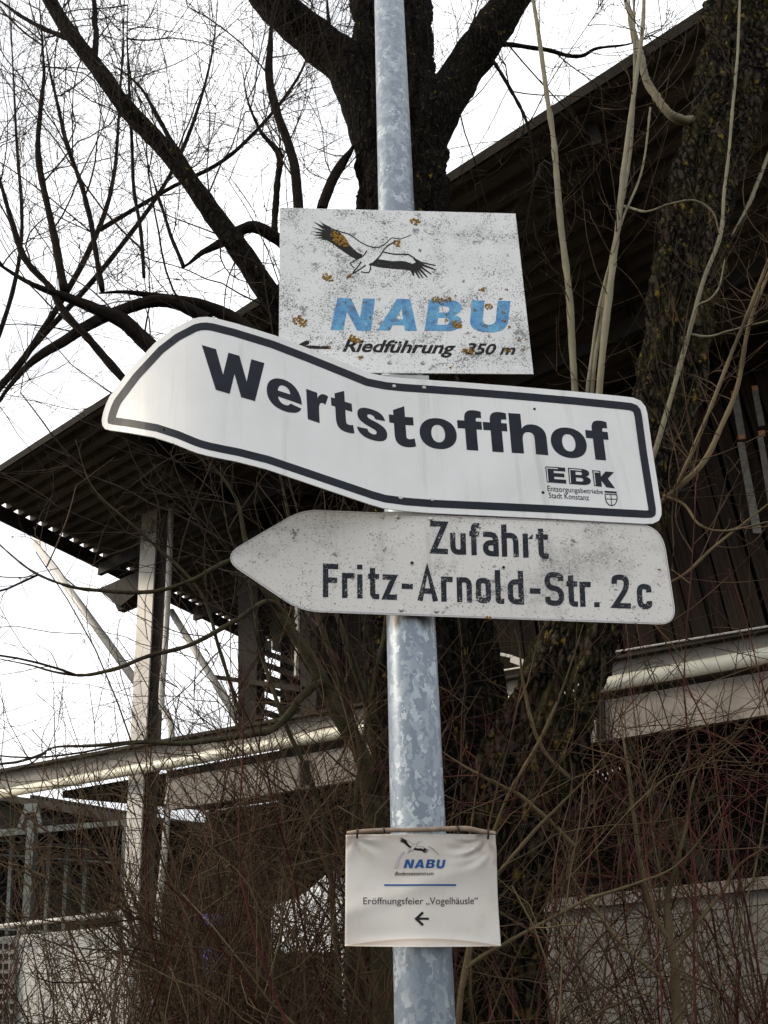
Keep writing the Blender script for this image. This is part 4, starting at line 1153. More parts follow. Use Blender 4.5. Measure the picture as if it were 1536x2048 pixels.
tube_obj('stick', stp, [.0034, .0038, .0042, .0042, .0044, .0046, .0048, .0046, .0036], M['stick'], sg4, 10, 60)
for x, y0, y1, lf in ((187, 92, 158, 0.003), (1302, 88, 164, 0.001)):
    pts = [s4(*c5(x, y0), lf + 0.002), s4(*c5(x + 3, y0 - 6), lf + 0.006), s4(*c5(x + 1, (y0 + y1) / 2), lf + 0.006), s4(*c5(x, y1), lf + 0.003)]
    tube_obj('cable_tie', pts, 0.0020, M['tie'], sg4, 8, 16)
for x, y in ((412, 96), (1040, 84)):
    pts = [s4(*c5(x - 6, y - 24), 0.010), s4(*c5(x, y - 14), 0.019), s4(*c5(x + 6, y + 16), 0.018), s4(*c5(x + 4, y + 24), 0.008)]
    tube_obj('twine_tie', pts, 0.0016, M['tie'], sg4, 8, 16)

# ------------------------------------------------------------------ branching
RNG = np.random.default_rng(21)
def unit(v): return v / np.maximum(np.linalg.norm(v, axis=-1, keepdims=True), 1e-9)
def grow(starts, dirs, lens, r0, nseg, wander, trop, rng, taper=0.25, kink=0.0):
    N = len(starts)
    P = np.empty((N, nseg + 1, 3)); P[:, 0] = starts
    d = unit(dirs); st = (lens / nseg)[:, None]
    bend = rng.normal(0, wander, (N, 3))
    for k in range(nseg):
        d = unit(d + bend * 0.35 + rng.normal(0, wander * 0.8, (N, 3)) + trop)
        if kink > 0:
            m_ = rng.random(N) < kink
            d[m_] = unit(d[m_] + rng.normal(0, 0.45, (m_.sum(), 3)))
        P[:, k + 1] = P[:, k] + d * st
    t = np.linspace(0, 1, nseg + 1)[None]
    R_ = r0[:, None] * (1 - (1 - taper) * t)
    return P, R_
def spawn(P, R_, per, rng, tmin=0.1, tmax=0.98, ang=(0.5, 1.0), lenf=(0.3, 0.6), weight=None, rmax=0.55):
    """children start on random places of the parents"""
    N, k, _ = P.shape
    L = np.linalg.norm(np.diff(P, axis=1), axis=2).sum(1)
    cnt = rng.poisson(per * (L if weight is None else weight))
    pi = np.repeat(np.arange(N), cnt)
    n = len(pi)
    t = rng.uniform(tmin, tmax, n) * (k - 1)
    i = np.minimum(t.astype(int), k - 2); f_ = (t - i)[:, None]
    s = P[pi, i] * (1 - f_) + P[pi, i + 1] * f_
    tan = unit(P[pi, i + 1] - P[pi, i])
    side = unit(np.cross(tan, rng.normal(0, 1, (n, 3))))
    a = rng.uniform(*ang, n)[:, None]
    d = tan * np.cos(a) + side * np.sin(a)
    r = R_[pi, i] * rng.uniform(0.3, rmax, n)
    ln = L[pi] * rng.uniform(*lenf, n)
    return s, d, ln, r
def limb_path(pts, n, Y, rpx, jit=0.012, rng=RNG):
    """picture points with (x, y[, Y]) on a limb -> resampled path with radii"""
    C = []
    for i, p_ in enumerate(pts):
        yy = p_[2] if len(p_) > 2 else (Y if np.isscalar(Y) else np.interp(i / (len(pts) - 1), [0, 1], Y))
        C.append(at_y(p_[0], p_[1], yy))
    r = np.interp(np.linspace(0, 1, len(C)), np.linspace(0, 1, len(rpx)), rpx)
    R_ = np.array([r[i] * pxm(C[i]) for i in range(len(C))])
    P, R2 = smooth_path(C, n, R_)
    if jit > 0:
        k = len(P); wob = np.zeros_like(P)
        for a_ in (5, 9, 15):
            pts_ = rng.normal(0, 1, (max(3, k // a_) + 2, 3))
            wob += smooth_path(pts_, k) * (0.9 if a_ == 15 else 0.5)
        P = P + wob * np.minimum(R2[:, None], 0.016) * 0.36 * (jit / 0.012) ** 0.5
        R2 = R2 * (1 + (0.08 if R2.max() < 0.03 else 0.02) * rng.normal(0, 1, k))
    return P, R2
def trunk_mesh(name, P, R_, sides, mat, parent, amp, seed, freq=1.0, plates=0.0):
    """displaced ridged trunk"""
    rng = np.random.default_rng(seed)
    V, Q = tubes(P[None], R_[None], sides)
    k = len(P)
    V = V.reshape(k, sides, 3)
    ang = np.arange(sides) * 2 * math.pi / sides
    s = np.concatenate([[0], np.cumsum(np.linalg.norm(np.diff(P, axis=0), axis=1))])
    disp = np.zeros((k, sides))
    for i in range(26):
        fa_ = rng.integers(5, 30); fz = rng.uniform(0.8, 5.5) * freq * rng.choice([-1, 1])
        ph = rng.uniform(0, 6.28); wob = rng.uniform(0, 6.28)
        a_ = 1.0 / (1 + fa_ * 0.05)
        disp += a_ * (1 - 2 * np.abs(np.sin((fa_ * ang[None] + fz * s[:, None] * 2 + ph + 0.9 * np.sin(2.2 * s[:, None] + wob)) * 0.5))) / 5
    lump = np.zeros((k, sides))
    for i in range(8):
        lump += np.sin(rng.integers(1, 4) * ang[None] + rng.uniform(0.8, 4) * s[:, None] + rng.uniform(0, 6.28)) / 8
    pl = np.zeros((k, sides))
    if plates > 0:
        for ca, cz, w_ in ((3, 9, 1.0), (2, 4, 0.6)):
            g_ = rng.normal(0, 1, (k // cz + 3, sides // ca + 3))
            jj = (np.arange(sides)[None] / ca + 0.8 * np.sin(np.arange(k)[:, None] * 0.09 + rng.uniform(0, 6))).astype(int) % (sides // ca)
            ii = (np.arange(k)[:, None] / cz + (jj * 0.618) % 1.0 + 0 * jj).astype(int)
            pl += w_ * g_[ii, jj]
    tot = 1 + amp * disp + plates * pl + (0.22 if plates > 0 or amp > 0.12 else 0.12) * lump + rng.normal(0, 0.012, (k, sides))
    V = P[:, None] + (V - P[:, None]) * tot[:, :, None]
    return quad_obj(name, V.reshape(-1, 3), Q, mat, parent, True)
def stub_twigs(acc, sources, rng, cfg):
    """three generations of fine shoots from source limbs. cfg: list of dicts"""
    P, R_ = sources
    gens = []
    for g_ in cfg:
        s, d, ln, r = spawn(P, R_, g_['per'], rng, *g_.get('t', (0.05, 0.98)), ang=g_['ang'], lenf=(1, 1), rmax=g_.get('rmax', .55))
        n = len(s)
        ln = rng.uniform(*g_['len'], n); r = np.clip(rng.uniform(*g_['r'], n), 0.0005, None)
        d = unit(d + np.array(g_.get('bias', (0, 0, 0)), float))
        P, R_ = grow(s, d, ln, r, g_['seg'], g_['wander'], np.array(g_['trop'], float), rng, g_.get('taper', 0.35), g_.get('kink', 0.0))
        ok = P[:, :, 1].min(1) > 1.95
        P, R_ = P[ok], R_[ok]
        acc.add(*tubes(P, R_, g_.get('sides', 3)))
        gens.append((P, R_))
    return gens
def buds(acc, P, rng, frac, size):
    """little buds and dead leaf scraps on shoots"""
    N, k, _ = P.shape
    n = int(N * frac)
    if n == 0: return
    i = rng.integers(0, N, n); j = rng.integers(1, k, n)
    c = P[i, j]
    d = unit(rng.normal(0, 1, (n, 3))); ln = rng.uniform(0.6, 1.4, n) * size
    Pp = np.stack([c, c + d * ln[:, None] * 0.5, c + d * ln[:, None]], 1)
    Rr = np.stack([np.full(n, size * 0.08), ln * 0.28, np.full(n, size * 0.04)], 1)
    acc.add(*tubes(Pp, Rr, 4))
def resample(P, R_, n):
    return smooth_path(P, n, R_)

TWIG3 = [
    dict(per=5.0, ang=(0.5, 1.25), len=(0.5, 1.7), r=(0.0025, 0.006), seg=10, wander=0.10, trop=(0, 0, 0.05), bias=(0, 0, 0.35), sides=5, kink=0.05),
    dict(per=7.0, ang=(0.4, 1.1), len=(0.22, 0.8), r=(0.0013, 0.0028), seg=8, wander=0.12, trop=(0, 0, 0.02), kink=0.06, sides=4),
    dict(per=6.0, ang=(0.4, 1.2), len=(0.06, 0.34), r=(0.0010, 0.0018), seg=5, wander=0.14, trop=(0, 0, 0.02), kink=0.05),
]

# ------------------------------------------------------------------ trees
def fork(tree, limbs, mat, name='limb', sides=20, seed=0, taper=True):
    out_ = []
    for i, (pts, Y, rpx) in enumerate(limbs):
        n = max(14, len(pts) * 9)
        P, R_ = limb_path(pts, n, Y, rpx)
        if taper: R_ = R_ * np.interp(np.linspace(0, 1, n), [0, 0.6, 1], [1, 1, 0.25])
        big = R_.max() > 0.03
        if big: trunk_mesh(name, P, R_, 28, mat, tree, 0.10, seed + i, 2.0)
        else: tube_obj(name, P, R_, mat, tree, 10)
        out_.append(resample(P, R_, 24))
    return out_
def as_batch(lst): return np.stack([a for a, _ in lst]), np.stack([b for _, b in lst])

# tree behind the pole
t1y = 3.45
tb1 = at_y(944, 2048, t1y); tb1[2] = 0
tree1 = thing('willow_tree', 'thick dark bare willow forking right behind the pole, trunk hidden by the signs', 'tree', tb1)
T1 = [(940, 2560), (936, 2300), (930, 2048), (915, 1800), (885, 1500), (868, 1300), (840, 900), (812, 600), (802, 420), (800, 250), (788, 120), (782, 0), (776, -140), (770, -300)]
P, R_ = limb_path(T1, 420, t1y, [190, 182, 172, 160, 146, 138, 118, 102, 92, 90, 84, 80, 74, 70], 0)
trunk_mesh('trunk', P, R_, 132, M['bark'], tree1, 0.16, 4, 1.0, 0.018)
L1 = [
    ([(760, 330, 3.45), (700, 140, 3.35), (640, 88, 3.3), (575, 30, 3.2), (510, -40, 3.1), (440, -130, 3.0), (380, -260, 2.9), (340, -400, 2.85), (310, -520, 2.8)], None, [46, 44, 42, 40, 37, 33, 26, 16, 4]),
    ([(836, 380, 3.45), (872, 240, 3.4), (922, 150, 3.4), (980, 72, 3.35), (1030, -8, 3.3), (1090, -110, 3.3), (1140, -240, 3.3), (1170, -380, 3.3), (1190, -500, 3.3)], None, [40, 44, 42, 40, 38, 33, 26, 15, 4]),
    ([(780, 850, 3.45), (640, 720, 3.2), (545, 598, 3.05), (480, 500, 2.95), (400, 392, 2.9), (330, 300, 2.85), (250, 215, 2.8), (190, 130, 2.75), (100, 0, 2.7), (30, -110, 2.6), (-30, -230, 2.55), (-70, -340, 2.5), (-90, -430, 2.5)], None, [36, 30, 27, 24, 20, 19, 18, 17, 15, 13, 10, 6, 2]),
]
src = fork(tree1, L1, M['bark'], 'limb', seed=40, taper=False)
L1b = [
    ([(740, 860, 3.4), (620, 760, 3.1), (500, 668, 2.95), (410, 616, 2.9), (320, 592, 2.85), (250, 583, 2.8), (196, 585, 2.8)], None, [24, 20, 18, 17, 15, 12, 9]),
    ([(640, 900, 3.3), (420, 790, 2.9), (300, 690, 2.8), (240, 640, 2.75), (140, 600, 2.7), (60, 568, 2.65), (-40, 505, 2.6)], None, [26, 24, 20, 18, 15, 11, 9]),
    ([(420, 640, 2.85), (330, 600, 2.8), (210, 632, 2.75), (120, 690, 2.7), (40, 750, 2.65), (-40, 860, 2.6)], None, [14, 14, 13, 11, 9, 7]),
    ([(300, 820, 2.8), (140, 640, 2.7), (100, 575, 2.68), (55, 520, 2.65), (25, 445, 2.62), (0, 366, 2.6), (-30, 260, 2.6)], None, [12, 11, 10, 9, 8, 7, 6]),
    ([(580, 500, 3.1), (545, 470, 3.05), (500, 454, 3.0), (450, 482, 2.95), (402, 508, 2.9), (366, 536, 2.9)], None, [12, 15, 14, 12, 11, 9]),
    ([(366, 536, 2.9), (345, 470, 2.9), (318, 400, 2.9), (300, 340, 2.9)], None, [6, 5, 4, 3]),
    ([(130, 585, 2.7), (118, 500, 2.7), (104, 430, 2.7), (84, 330, 2.7), (78, 260, 2.7), (88, 120, 2.7), (78, -20, 2.7)], None, [12, 11, 9, 9, 6, 5, 4]),
    ([(206, 580, 2.8), (190, 490, 2.8), (170, 400, 2.8), (130, 280, 2.78), (98, 130, 2.75), (85, 30, 2.7)], None, [8, 7, 7, 6, 4, 3]),
    ([(286, 556, 2.8), (280, 450, 2.85), (266, 350, 2.9), (258, 200, 2.9), (255, 60, 2.9), (258, -40, 2.9)], None, [5, 5, 5, 4, 3, 2.5]),
    ([(598, 420, 3.0), (588, 350, 3.0), (566, 270, 3.0), (538, 150, 3.0), (540, 60, 3.0), (555, -30, 3.0)], None, [13, 12, 11, 9, 7, 6]),
    ([(545, 470, 3.05), (552, 380, 3.05), (560, 312, 3.05), (520, 260, 3.0), (498, 200, 3.0), (480, 120, 3.0)], None, [10, 9, 9, 5, 4, 3]),
    ([(640, 420, 3.3), (672, 352, 3.35), (708, 288, 3.42)], None, [12, 12, 13]),
    ([(410, 392, 2.9), (370, 330, 2.9), (328, 268, 2.9), (278, 176, 2.85), (215, 120, 2.8)], None, [9, 8, 7, 6, 4]),
    ([(192, 118, 2.75), (188, 40, 2.75), (184, -40, 2.75)], None, [9, 8, 7]),
    ([(130, 170, 2.7), (150, 85, 2.75), (60, 40, 2.75), (-20, -10, 2.75)][1:], None, [8, 6, 5]),
    ([(706, 250, 3.4), (680, 185, 3.35), (666, 110, 3.3), (658, 20, 3.3), (650, -50, 3.3)], None, [7, 6, 6, 5, 4]),
    ([(950, 100, 3.38), (1010, 92, 3.35), (1090, 100, 3.3), (1160, 112, 3.3), (1192, 97, 3.3), (1260, 86, 3.3), (1312, 66, 3.3)], None, [7, 6, 5, 5, 4, 3]),
    ([(930, 90, 3.38), (985, 120, 3.35), (1040, 220, 3.3), (1060, 290, 3.3), (1070, 380, 3.3)], None, [6, 5, 4, 3]),
]
L1b = [(a_, b_, [v * (0.72 if max(c_) < 13 else 0.9) for v in c_]) for a_, b_, c_ in L1b]
src += fork(tree1, L1b, M['limb'], 'branch', seed=60)
acc = Acc()
gens = stub_twigs(acc, as_batch(src), RNG, TWIG3)
tw = acc.build('twigs', M['twig'], tree1); tw['kind'] = 'stuff'
ac2 = Acc()
buds(ac2, gens[2][0], RNG, 0.03, 0.016); buds(ac2, gens[1][0], RNG, 0.12, 0.010)
lv = ac2.build('withered_leaves', M['leaf'], tree1); lv['kind'] = 'stuff'

# leaning trunk on the right
t2y = 3.05
tree2 = thing('willow_tree', 'leaning willow trunk with yellow lichen patches against the dark boarded wall', 'tree', at_y(985, 2048, 3.2) * [1, 1, 0])
T2 = [(960, 2500, 3.3), (965, 2250, 3.3), (972, 2000, 3.28), (985, 1800, 3.25), (1030, 1600, 3.2), (1084, 1470, 3.17), (1122, 1370, 3.15), (1178, 1240, 3.12), (1240, 1100, 3.1), (1296, 960, 3.08), (1330, 810, 3.06), (1360, 620, 3.05), (1390, 470, 3.05), (1420, 330, 3.04), (1450, 200, 3.02), (1474, 60, 3.0), (1494, -60, 3.0), (1520, -240, 3.0)]
P, R_ = limb_path(T2, 760, t2y, [130, 120, 112, 105, 98, 88, 84, 76, 72, 70, 69, 68, 70, 70, 70, 70, 70, 68], 0)
trunk_mesh('trunk', P, R_, 132, M['bark_l'], tree2, 0.20, 9, 1.0, 0.028)
L2 = [
    ([(1385, 240, 2.95), (1362, 238, 2.9), (1335, 225, 2.88), (1308, 185, 2.87), (1290, 140, 2.86), (1270, 80, 2.86), (1252, 10, 2.85), (1240, -60, 2.85)], None, [9, 9, 8, 8, 7, 7, 6, 6]),
    ([(1540, 300, 3.0), (1505, 390, 2.95), (1462, 470, 2.95)], None, [3.5, 4, 5]),
]
src = fork(tree2, L2, M['pale'], 'branch', seed=90)
acc = Acc()
stub_twigs(acc, as_batch(src + [resample(P[40:], R_[40:], 24)]), RNG, [
    dict(per=5, ang=(0.9, 1.5), len=(0.25, 0.9), r=(0.002, 0.004), seg=9, wander=0.13, trop=(0, 0, 0.08), sides=4, bias=(0, -0.3, 0.2), kink=0.05),
    dict(per=6, ang=(0.4, 1.1), len=(0.08, 0.35), r=(0.0012, 0.002), seg=6, wander=0.13, trop=(0, 0, 0.03))])
tw = acc.build('twigs', M['brown'], tree2); tw['kind'] = 'stuff'

# olive multi-stemmed willow growing to the left below the signs
tree3 = thing('coppiced_willow', 'olive barked many stemmed willow spreading left below the arrow signs', 'tree', at_y(760, 2048, 2.9) * [1, 1, 0])
L3 = [
    ([(770, 2300, 2.9), (762, 2000, 2.9), (752, 1700, 2.9), (725, 1520, 2.9), (690, 1440, 2.88), (655, 1380, 2.85), (622, 1312, 2.8), (575, 1235, 2.75), (520, 1150, 2.7), (490, 1080, 2.7), (470, 990, 2.65), (405, 912, 2.6)], None, [26, 24, 20, 18, 17, 15, 14, 12, 11, 10, 8, 7]),
    ([(665, 1400, 2.86), (640, 1366, 2.8), (600, 1392, 2.75), (577, 1425, 2.7), (530, 1460, 2.66), (420, 1482, 2.6), (370, 1490, 2.58), (290, 1483, 2.55), (200, 1490, 2.5), (110, 1496, 2.5), (60, 1530, 2.48), (-30, 1560, 2.45)], None, [12, 12, 11, 11, 9, 7, 7, 6, 6, 5, 5, 4]),
    ([(590, 1260, 2.78), (540, 1205, 2.7), (470, 1240, 2.65), (380, 1290, 2.6), (300, 1312, 2.55), (220, 1342, 2.5), (150, 1350, 2.5), (60, 1330, 2.48), (-30, 1310, 2.45)], None, [8, 7, 7, 6, 6, 6, 5, 5, 4]),
    ([(560, 1210, 2.75), (520, 1110, 2.7), (450, 1126, 2.65), (380, 1160, 2.6), (300, 1180, 2.58), (200, 1180, 2.55), (130, 1170, 2.5), (60, 1138, 2.5), (0, 1088, 2.48), (-40, 1040, 2.45)], None, [7, 7, 7, 6, 6, 6, 5, 5, 4, 4]),
    ([(740, 1900, 2.95), (730, 1600, 2.95), (690, 1400, 2.9), (640, 1250, 2.85), (600, 1120, 2.85), (570, 980, 2.8), (540, 860, 2.8)], None, [11, 10, 9, 8, 7, 6, 5]),
    ([(775, 1950, 2.95), (770, 1650, 2.95), (735, 1420, 2.95), (700, 1300, 2.9), (660, 1180, 2.9), (640, 1050, 2.9)], None, [12, 11, 11, 10, 8, 7]),
    ([(700, 1950, 2.8), (705, 1700, 2.8), (725, 1500, 2.8), (750, 1350, 2.8), (770, 1240, 2.8), (775, 1000, 2.8)], None, [8, 7, 6, 5, 5, 4]),
    ([(680, 2000, 2.85), (660, 1750, 2.85), (620, 1560, 2.8), (560, 1420, 2.75), (520, 1300, 2.75), (500, 1180, 2.7), (455, 1050, 2.7), (440, 930, 2.7)], None, [9, 8, 7, 6, 6, 5, 4, 4]),
    ([(480, 1430, 2.66), (440, 1300, 2.65), (400, 1180, 2.62), (300, 1080, 2.6), (190, 980, 2.55), (150, 880, 2.55)], None, [5, 5, 4, 4, 3, 3]),
]
L3 = [(a_, b_, [v * (0.72 if i_ else 1.0) for v in c_]) for i_, (a_, b_, c_) in enumerate(L3)]
src = fork(tree3, L3, M['green_limb'], 'stem', seed=120)
acc = Acc()
gens = stub_twigs(acc, as_batch(src), RNG, [
    dict(per=6.5, ang=(0.4, 1.3), len=(0.3, 1.25), r=(0.002, 0.005), seg=10, wander=0.11, trop=(0, 0, 0.05), bias=(-0.25, -0.1, 0.15), sides=4, kink=0.05),
    dict(per=6.0, ang=(0.4, 1.1), len=(0.12, 0.55), r=(0.0012, 0.0024), seg=7, wander=0.13, trop=(0, 0, 0.02), kink=0.05),
    dict(per=4.5, ang=(0.4, 1.2), len=(0.04, 0.2), r=(0.0008, 0.0014), seg=4, wander=0.14, trop=(0, 0, 0.0))])
tw = acc.build('twigs', M['twig'], tree3); tw['kind'] = 'stuff'
ac2 = Acc(); buds(ac2, gens[1][0], RNG, 0.05, 0.012)
lv = ac2.build('withered_leaves', M['leaf'], tree3); lv['kind'] = 'stuff'
# last year's tangle caught on the column side branch
acc = Acc(); c0 = at_y(305, 1060, 2.6)
n = 160
acc.add(*tubes(*grow(c0 + RNG.normal(0, 0.035, (n, 3)), RNG.normal(0, 1, (n, 3)), RNG.uniform(0.04, 0.14, n), np.full(n, 0.0012), 5, 0.35, np.array([0, 0, -0.05]), RNG), 3))
nst = acc.build('twig_tangle', M['twig'], tree3); nst['kind'] = 'stuff'

# pale straight shoots springing from the leaning trunk behind the arrow signs
def shoots(stems, seed, mat, twigs=5.0):
    rng = np.random.default_rng(seed)
    lst = []
    for pts, rp in stems:
        P, R_ = limb_path(pts, 60, None, rp, 0.004, rng)
        R_ = R_ * (0.66 if mat is M['pale'] else 0.8)
        tube_obj('shoot', P, R_, mat, tree2, 10)
        lst.append(resample(P, R_, 24))
    acc = Acc()
    stub_twigs(acc, as_batch(lst), rng, [
        dict(per=twigs, ang=(0.6, 1.3), len=(0.2, 0.8), r=(0.0014, 0.003), seg=8, wander=0.12, trop=(0, 0, 0.07), sides=4, kink=0.05, t=(0.2, .98)),
        dict(per=5, ang=(0.4, 1.1), len=(0.06, 0.3), r=(0.0009, 0.0016), seg=5, wander=0.13, trop=(0, 0, 0.03))])
    tw = acc.build('shoot_twigs', M['brown'], tree2); tw['kind'] = 'stuff'
shoots([([(1215, 1150, 3.1), (1180, 1060, 2.9), (1162, 940, 2.8), (1150, 775, 2.75), (1141, 600, 2.75), (1121, 440, 2.75), (1106, 280, 2.75), (1092, 190, 2.75), (1075, 60, 2.75), (1060, -40, 2.75)], [10, 11, 11, 10.5, 10.5, 10, 8.5, 7.5, 6.5, 5.5])], 1, M['pale'])
shoots([
    ([(1235, 1110, 3.1), (1200, 1040, 2.85), (1192, 930, 2.7), (1200, 775, 2.65), (1216, 620, 2.65), (1236, 470, 2.65), (1252, 330, 2.65), (1268, 200, 2.65), (1284, 60, 2.65), (1290, -40, 2.65)], [10, 11, 11, 11, 10.5, 9, 8, 7, 6, 5]),
    ([(1228, 1120, 3.1), (1195, 1050, 2.85), (1182, 930, 2.75), (1186, 775, 2.7), (1204, 640, 2.7), (1222, 520, 2.7), (1243, 420, 2.72), (1262, 300, 2.72), (1268, 160, 2.72), (1266, -40, 2.72)], [7, 7, 7, 7, 6.5, 6, 5, 5, 4, 4]),
    ([(1222, 1130, 3.1), (1185, 1060, 2.85), (1172, 930, 2.75), (1176, 775, 2.7), (1190, 670, 2.7), (1212, 560, 2.68), (1246, 440, 2.66), (1284, 340, 2.64), (1302, 215, 2.64)], [6, 6, 6, 5.5, 5, 4.5, 4, 3.5, 3])], 2, M['pale'])
shoots([([(1268, 1030, 3.05), (1290, 960, 2.8), (1318, 880, 2.72), (1345, 790, 2.7), (1362, 720, 2.72), (1382, 640, 2.72), (1404, 560, 2.72), (1440, 470, 2.72), (1450, 380, 2.72), (1462, 280, 2.72), (1475, 120, 2.72), (1482, -40, 2.72)], [8, 8, 8, 7.5, 7, 6.5, 6.5, 5.5, 5, 4.5, 4, 3.5]),
    ([(1372, 690, 2.72), (1392, 618, 2.65), (1420, 600, 2.6), (1440, 570, 2.58), (1450, 520, 2.56)], [3.5, 3, 3, 2.5, 1.5]),
    ([(1247, 412, 2.68), (1290, 424, 2.6), (1340, 408, 2.56), (1390, 402, 2.55), (1425, 425, 2.56), (1440, 470, 2.6)], [4, 3.5, 3, 3, 2.5, 1.5]),
    ([(1384, 668, 2.72), (1420, 672, 2.66), (1470, 658, 2.6), (1545, 640, 2.55)], [4, 3.5, 3, 2.5])], 3, M['pale'])
shoots([
    ([(1270, 1060, 3.05), (1310, 1030, 2.7), (1345, 985, 2.6), (1400, 860, 2.5), (1470, 690, 2.5), (1530, 540, 2.5), (1580, 420, 2.5)], [5, 5, 5, 5, 4.5, 4, 3]),
    ([(1250, 1090, 3.08), (1300, 1030, 2.7), (1340, 992, 2.6), (1405, 930, 2.6), (1440, 860, 2.6), (1475, 770, 2.6), (1500, 640, 2.6), (1530, 560, 2.6), (1560, 500, 2.6)], [7, 7, 7, 7, 6, 5.5, 5, 4, 3]),
    ([(1180, 1240, 3.1), (1230, 1200, 2.7), (1350, 1160, 2.5), (1430, 1090, 2.5), (1560, 990, 2.5)], [4, 4, 4, 3.5, 2]),
    ([(1325, 990, 2.6), (1370, 1010, 2.55), (1400, 1050, 2.5), (1450, 1062, 2.5), (1550, 1040, 2.45)], [4, 3.5, 3, 3, 2])], 4, M['olive'], 8)

# background tree far left for depth of twigs
tree4 = thing('bare_tree', 'slender bare tree standing behind the willow limbs beside the roof corner', 'tree', at_y(-330, 2048, 7.5) * [1, 1, 0])
L4 = [
    ([(-330, 2120, 7.5), (-300, 1500, 7.5), (-180, 1000, 7.4), (60, 700, 7.3), (210, 420, 7.2), (240, 180, 7.2), (250, -40, 7.2)], None, [13, 11, 8, 7, 5, 4, 3]),
    ([(-180, 1000, 7.4), (-40, 760, 7.3), (40, 500, 7.2), (30, 250, 7.2), (20, 0, 7.2)], None, [6, 5, 4, 3, 2]),
    ([(60, 700, 7.3), (220, 520, 7.1), (350, 330, 7.0), (420, 130, 6.9), (440, -40, 6.9)], None, [6, 5, 4, 3, 2]),
    ([(200, 460, 7.2), (330, 380, 7), (470, 300, 6.8), (600, 150, 6.7), (650, -20, 6.6)], None, [5, 4, 4, 3, 2]),
]
src = fork(tree4, L4, M['limb'], 'branch', seed=150)
acc = Acc()
stub_twigs(acc, as_batch(src), RNG, [
    dict(per=4.5, ang=(0.4, 1.1), len=(0.6, 2.2), r=(0.004, 0.008), seg=9, wander=0.10, trop=(0, 0, 0.04), bias=(0, 0, 0.2), sides=3, t=(0.35, .98)),
    dict(per=3.5, ang=(0.4, 1.0), len=(0.3, 1.0), r=(0.0025, 0.0045), seg=7, wander=0.12, trop=(0, 0, 0.02)),
    dict(per=3.0, ang=(0.4, 1.1), len=(0.1, 0.45), r=(0.0018, 0.0028), seg=4, wander=0.12, trop=(0, 0, 0.02))])
tw = acc.build('twigs', M['twig_far'], tree4); tw['kind'] = 'stuff'

# ------------------------------------------------------------------ shrubs along the bottom
def shrub(label, px, Y, mat, n, hgt, spread, seed, group=None, red=False, dens=1.0, lean=(0, 0, 0)):
    rng = np.random.default_rng(seed)
    b0 = at_y(px, 2048, Y); b0[2] = 0
    t = thing('shrub', label, 'shrub', b0, group)
    st = b0 + np.concatenate([rng.normal(0, 0.16, (n, 2)), np.zeros((n, 1))], 1)
    d = np.concatenate([rng.normal(0, spread, (n, 2)), np.ones((n, 1))], 1) + np.array(lean)
    P, R_ = grow(st, d, hgt * rng.uniform(0.6, 1.12, n), rng.uniform(0.0035, 0.0075, n), 16, 0.095, np.array([0, 0, 0.02]), rng, 0.25, 0.05)
    ok = P[:, :, 1].min(1) > 1.95
    P, R_ = P[ok], R_[ok]
    acc = Acc(); acc.add(*tubes(P, R_, 6))
    o = acc.build('stems', mat, t); o['kind'] = 'stuff'
    acc = Acc()
    stub_twigs(acc, (P, R_), rng, [
        dict(per=4.6 * dens, ang=(0.35, 1.15), len=(0.2, 0.95), r=(0.0014, 0.0032), seg=9, wander=0.17, trop=(0, 0, 0.01), t=(0.2, .98), kink=0.08),
        dict(per=5.5 * dens, ang=(0.4, 1.2), len=(0.06, 0.36), r=(0.0008, 0.0015), seg=5, wander=0.2, trop=(0, 0, 0.0))])
    o = acc.build('twigs', M['brown'] if red else mat, t); o['kind'] = 'stuff'
    return t
SHR = [
    ('tall red stemmed dogwood in front of the main hall column', 330, 3.2, 'red', 22, 1.95, 0.20, 0),
    ('brown twiggy shrub before the pale rendered wall', 130, 3.6, 'brown', 22, 1.72, 0.24, 0),
    ('dark red dogwood at the grating beside the rendered wall', -20, 3.4, 'red', 16, 1.75, 0.24, 0),
    ('dense brown thicket covering the foot of the olive willow', 560, 3.1, 'brown', 40, 2.4, 0.22, 0),
    ('red stemmed dogwood in front of the white tent', 640, 3.5, 'red', 26, 2.5, 0.2, 0),
    ('olive brown bush between the hall column and the tent', 450, 3.9, 'olive', 30, 2.15, 0.22, 0),
    ('fine brown brush behind the hall column foot', 240, 4.6, 'brown', 22, 1.85, 0.24, 0),
    ('tangled brown bush close behind the paper notice', 790, 3.0, 'brown', 24, 2.3, 0.2, 0),
    ('red dogwood leaning across the base of the lichen trunk', 1010, 2.7, 'red', 26, 2.7, 0.24, 0),
    ('olive arching shrub at the left end of the concrete wall', 1130, 3.0, 'olive', 16, 2.4, 0.26, 0),
    ('dark brown bush against the middle of the concrete wall', 1290, 3.9, 'brown', 28, 2.5, 0.26, 0),
    ('red twigged dogwood in front of the concrete wall', 1400, 3.3, 'red', 20, 2.7, 0.28, 0),
    ('brown spreading bush at the far end of the concrete wall', 1560, 3.4, 'brown', 26, 2.7, 0.28, 0),
]
for i, (lb, px, Y, mt, n, h, sp, _) in enumerate(SHR):
    shrub(lb, px, Y, M[mt], int(n * (1.7 if px < 850 else 1.35)), h * 1.08, sp * 1.2, 300 + i, dens=1.0 if px < 850 else 0.8, red=(i % 2 == 0))
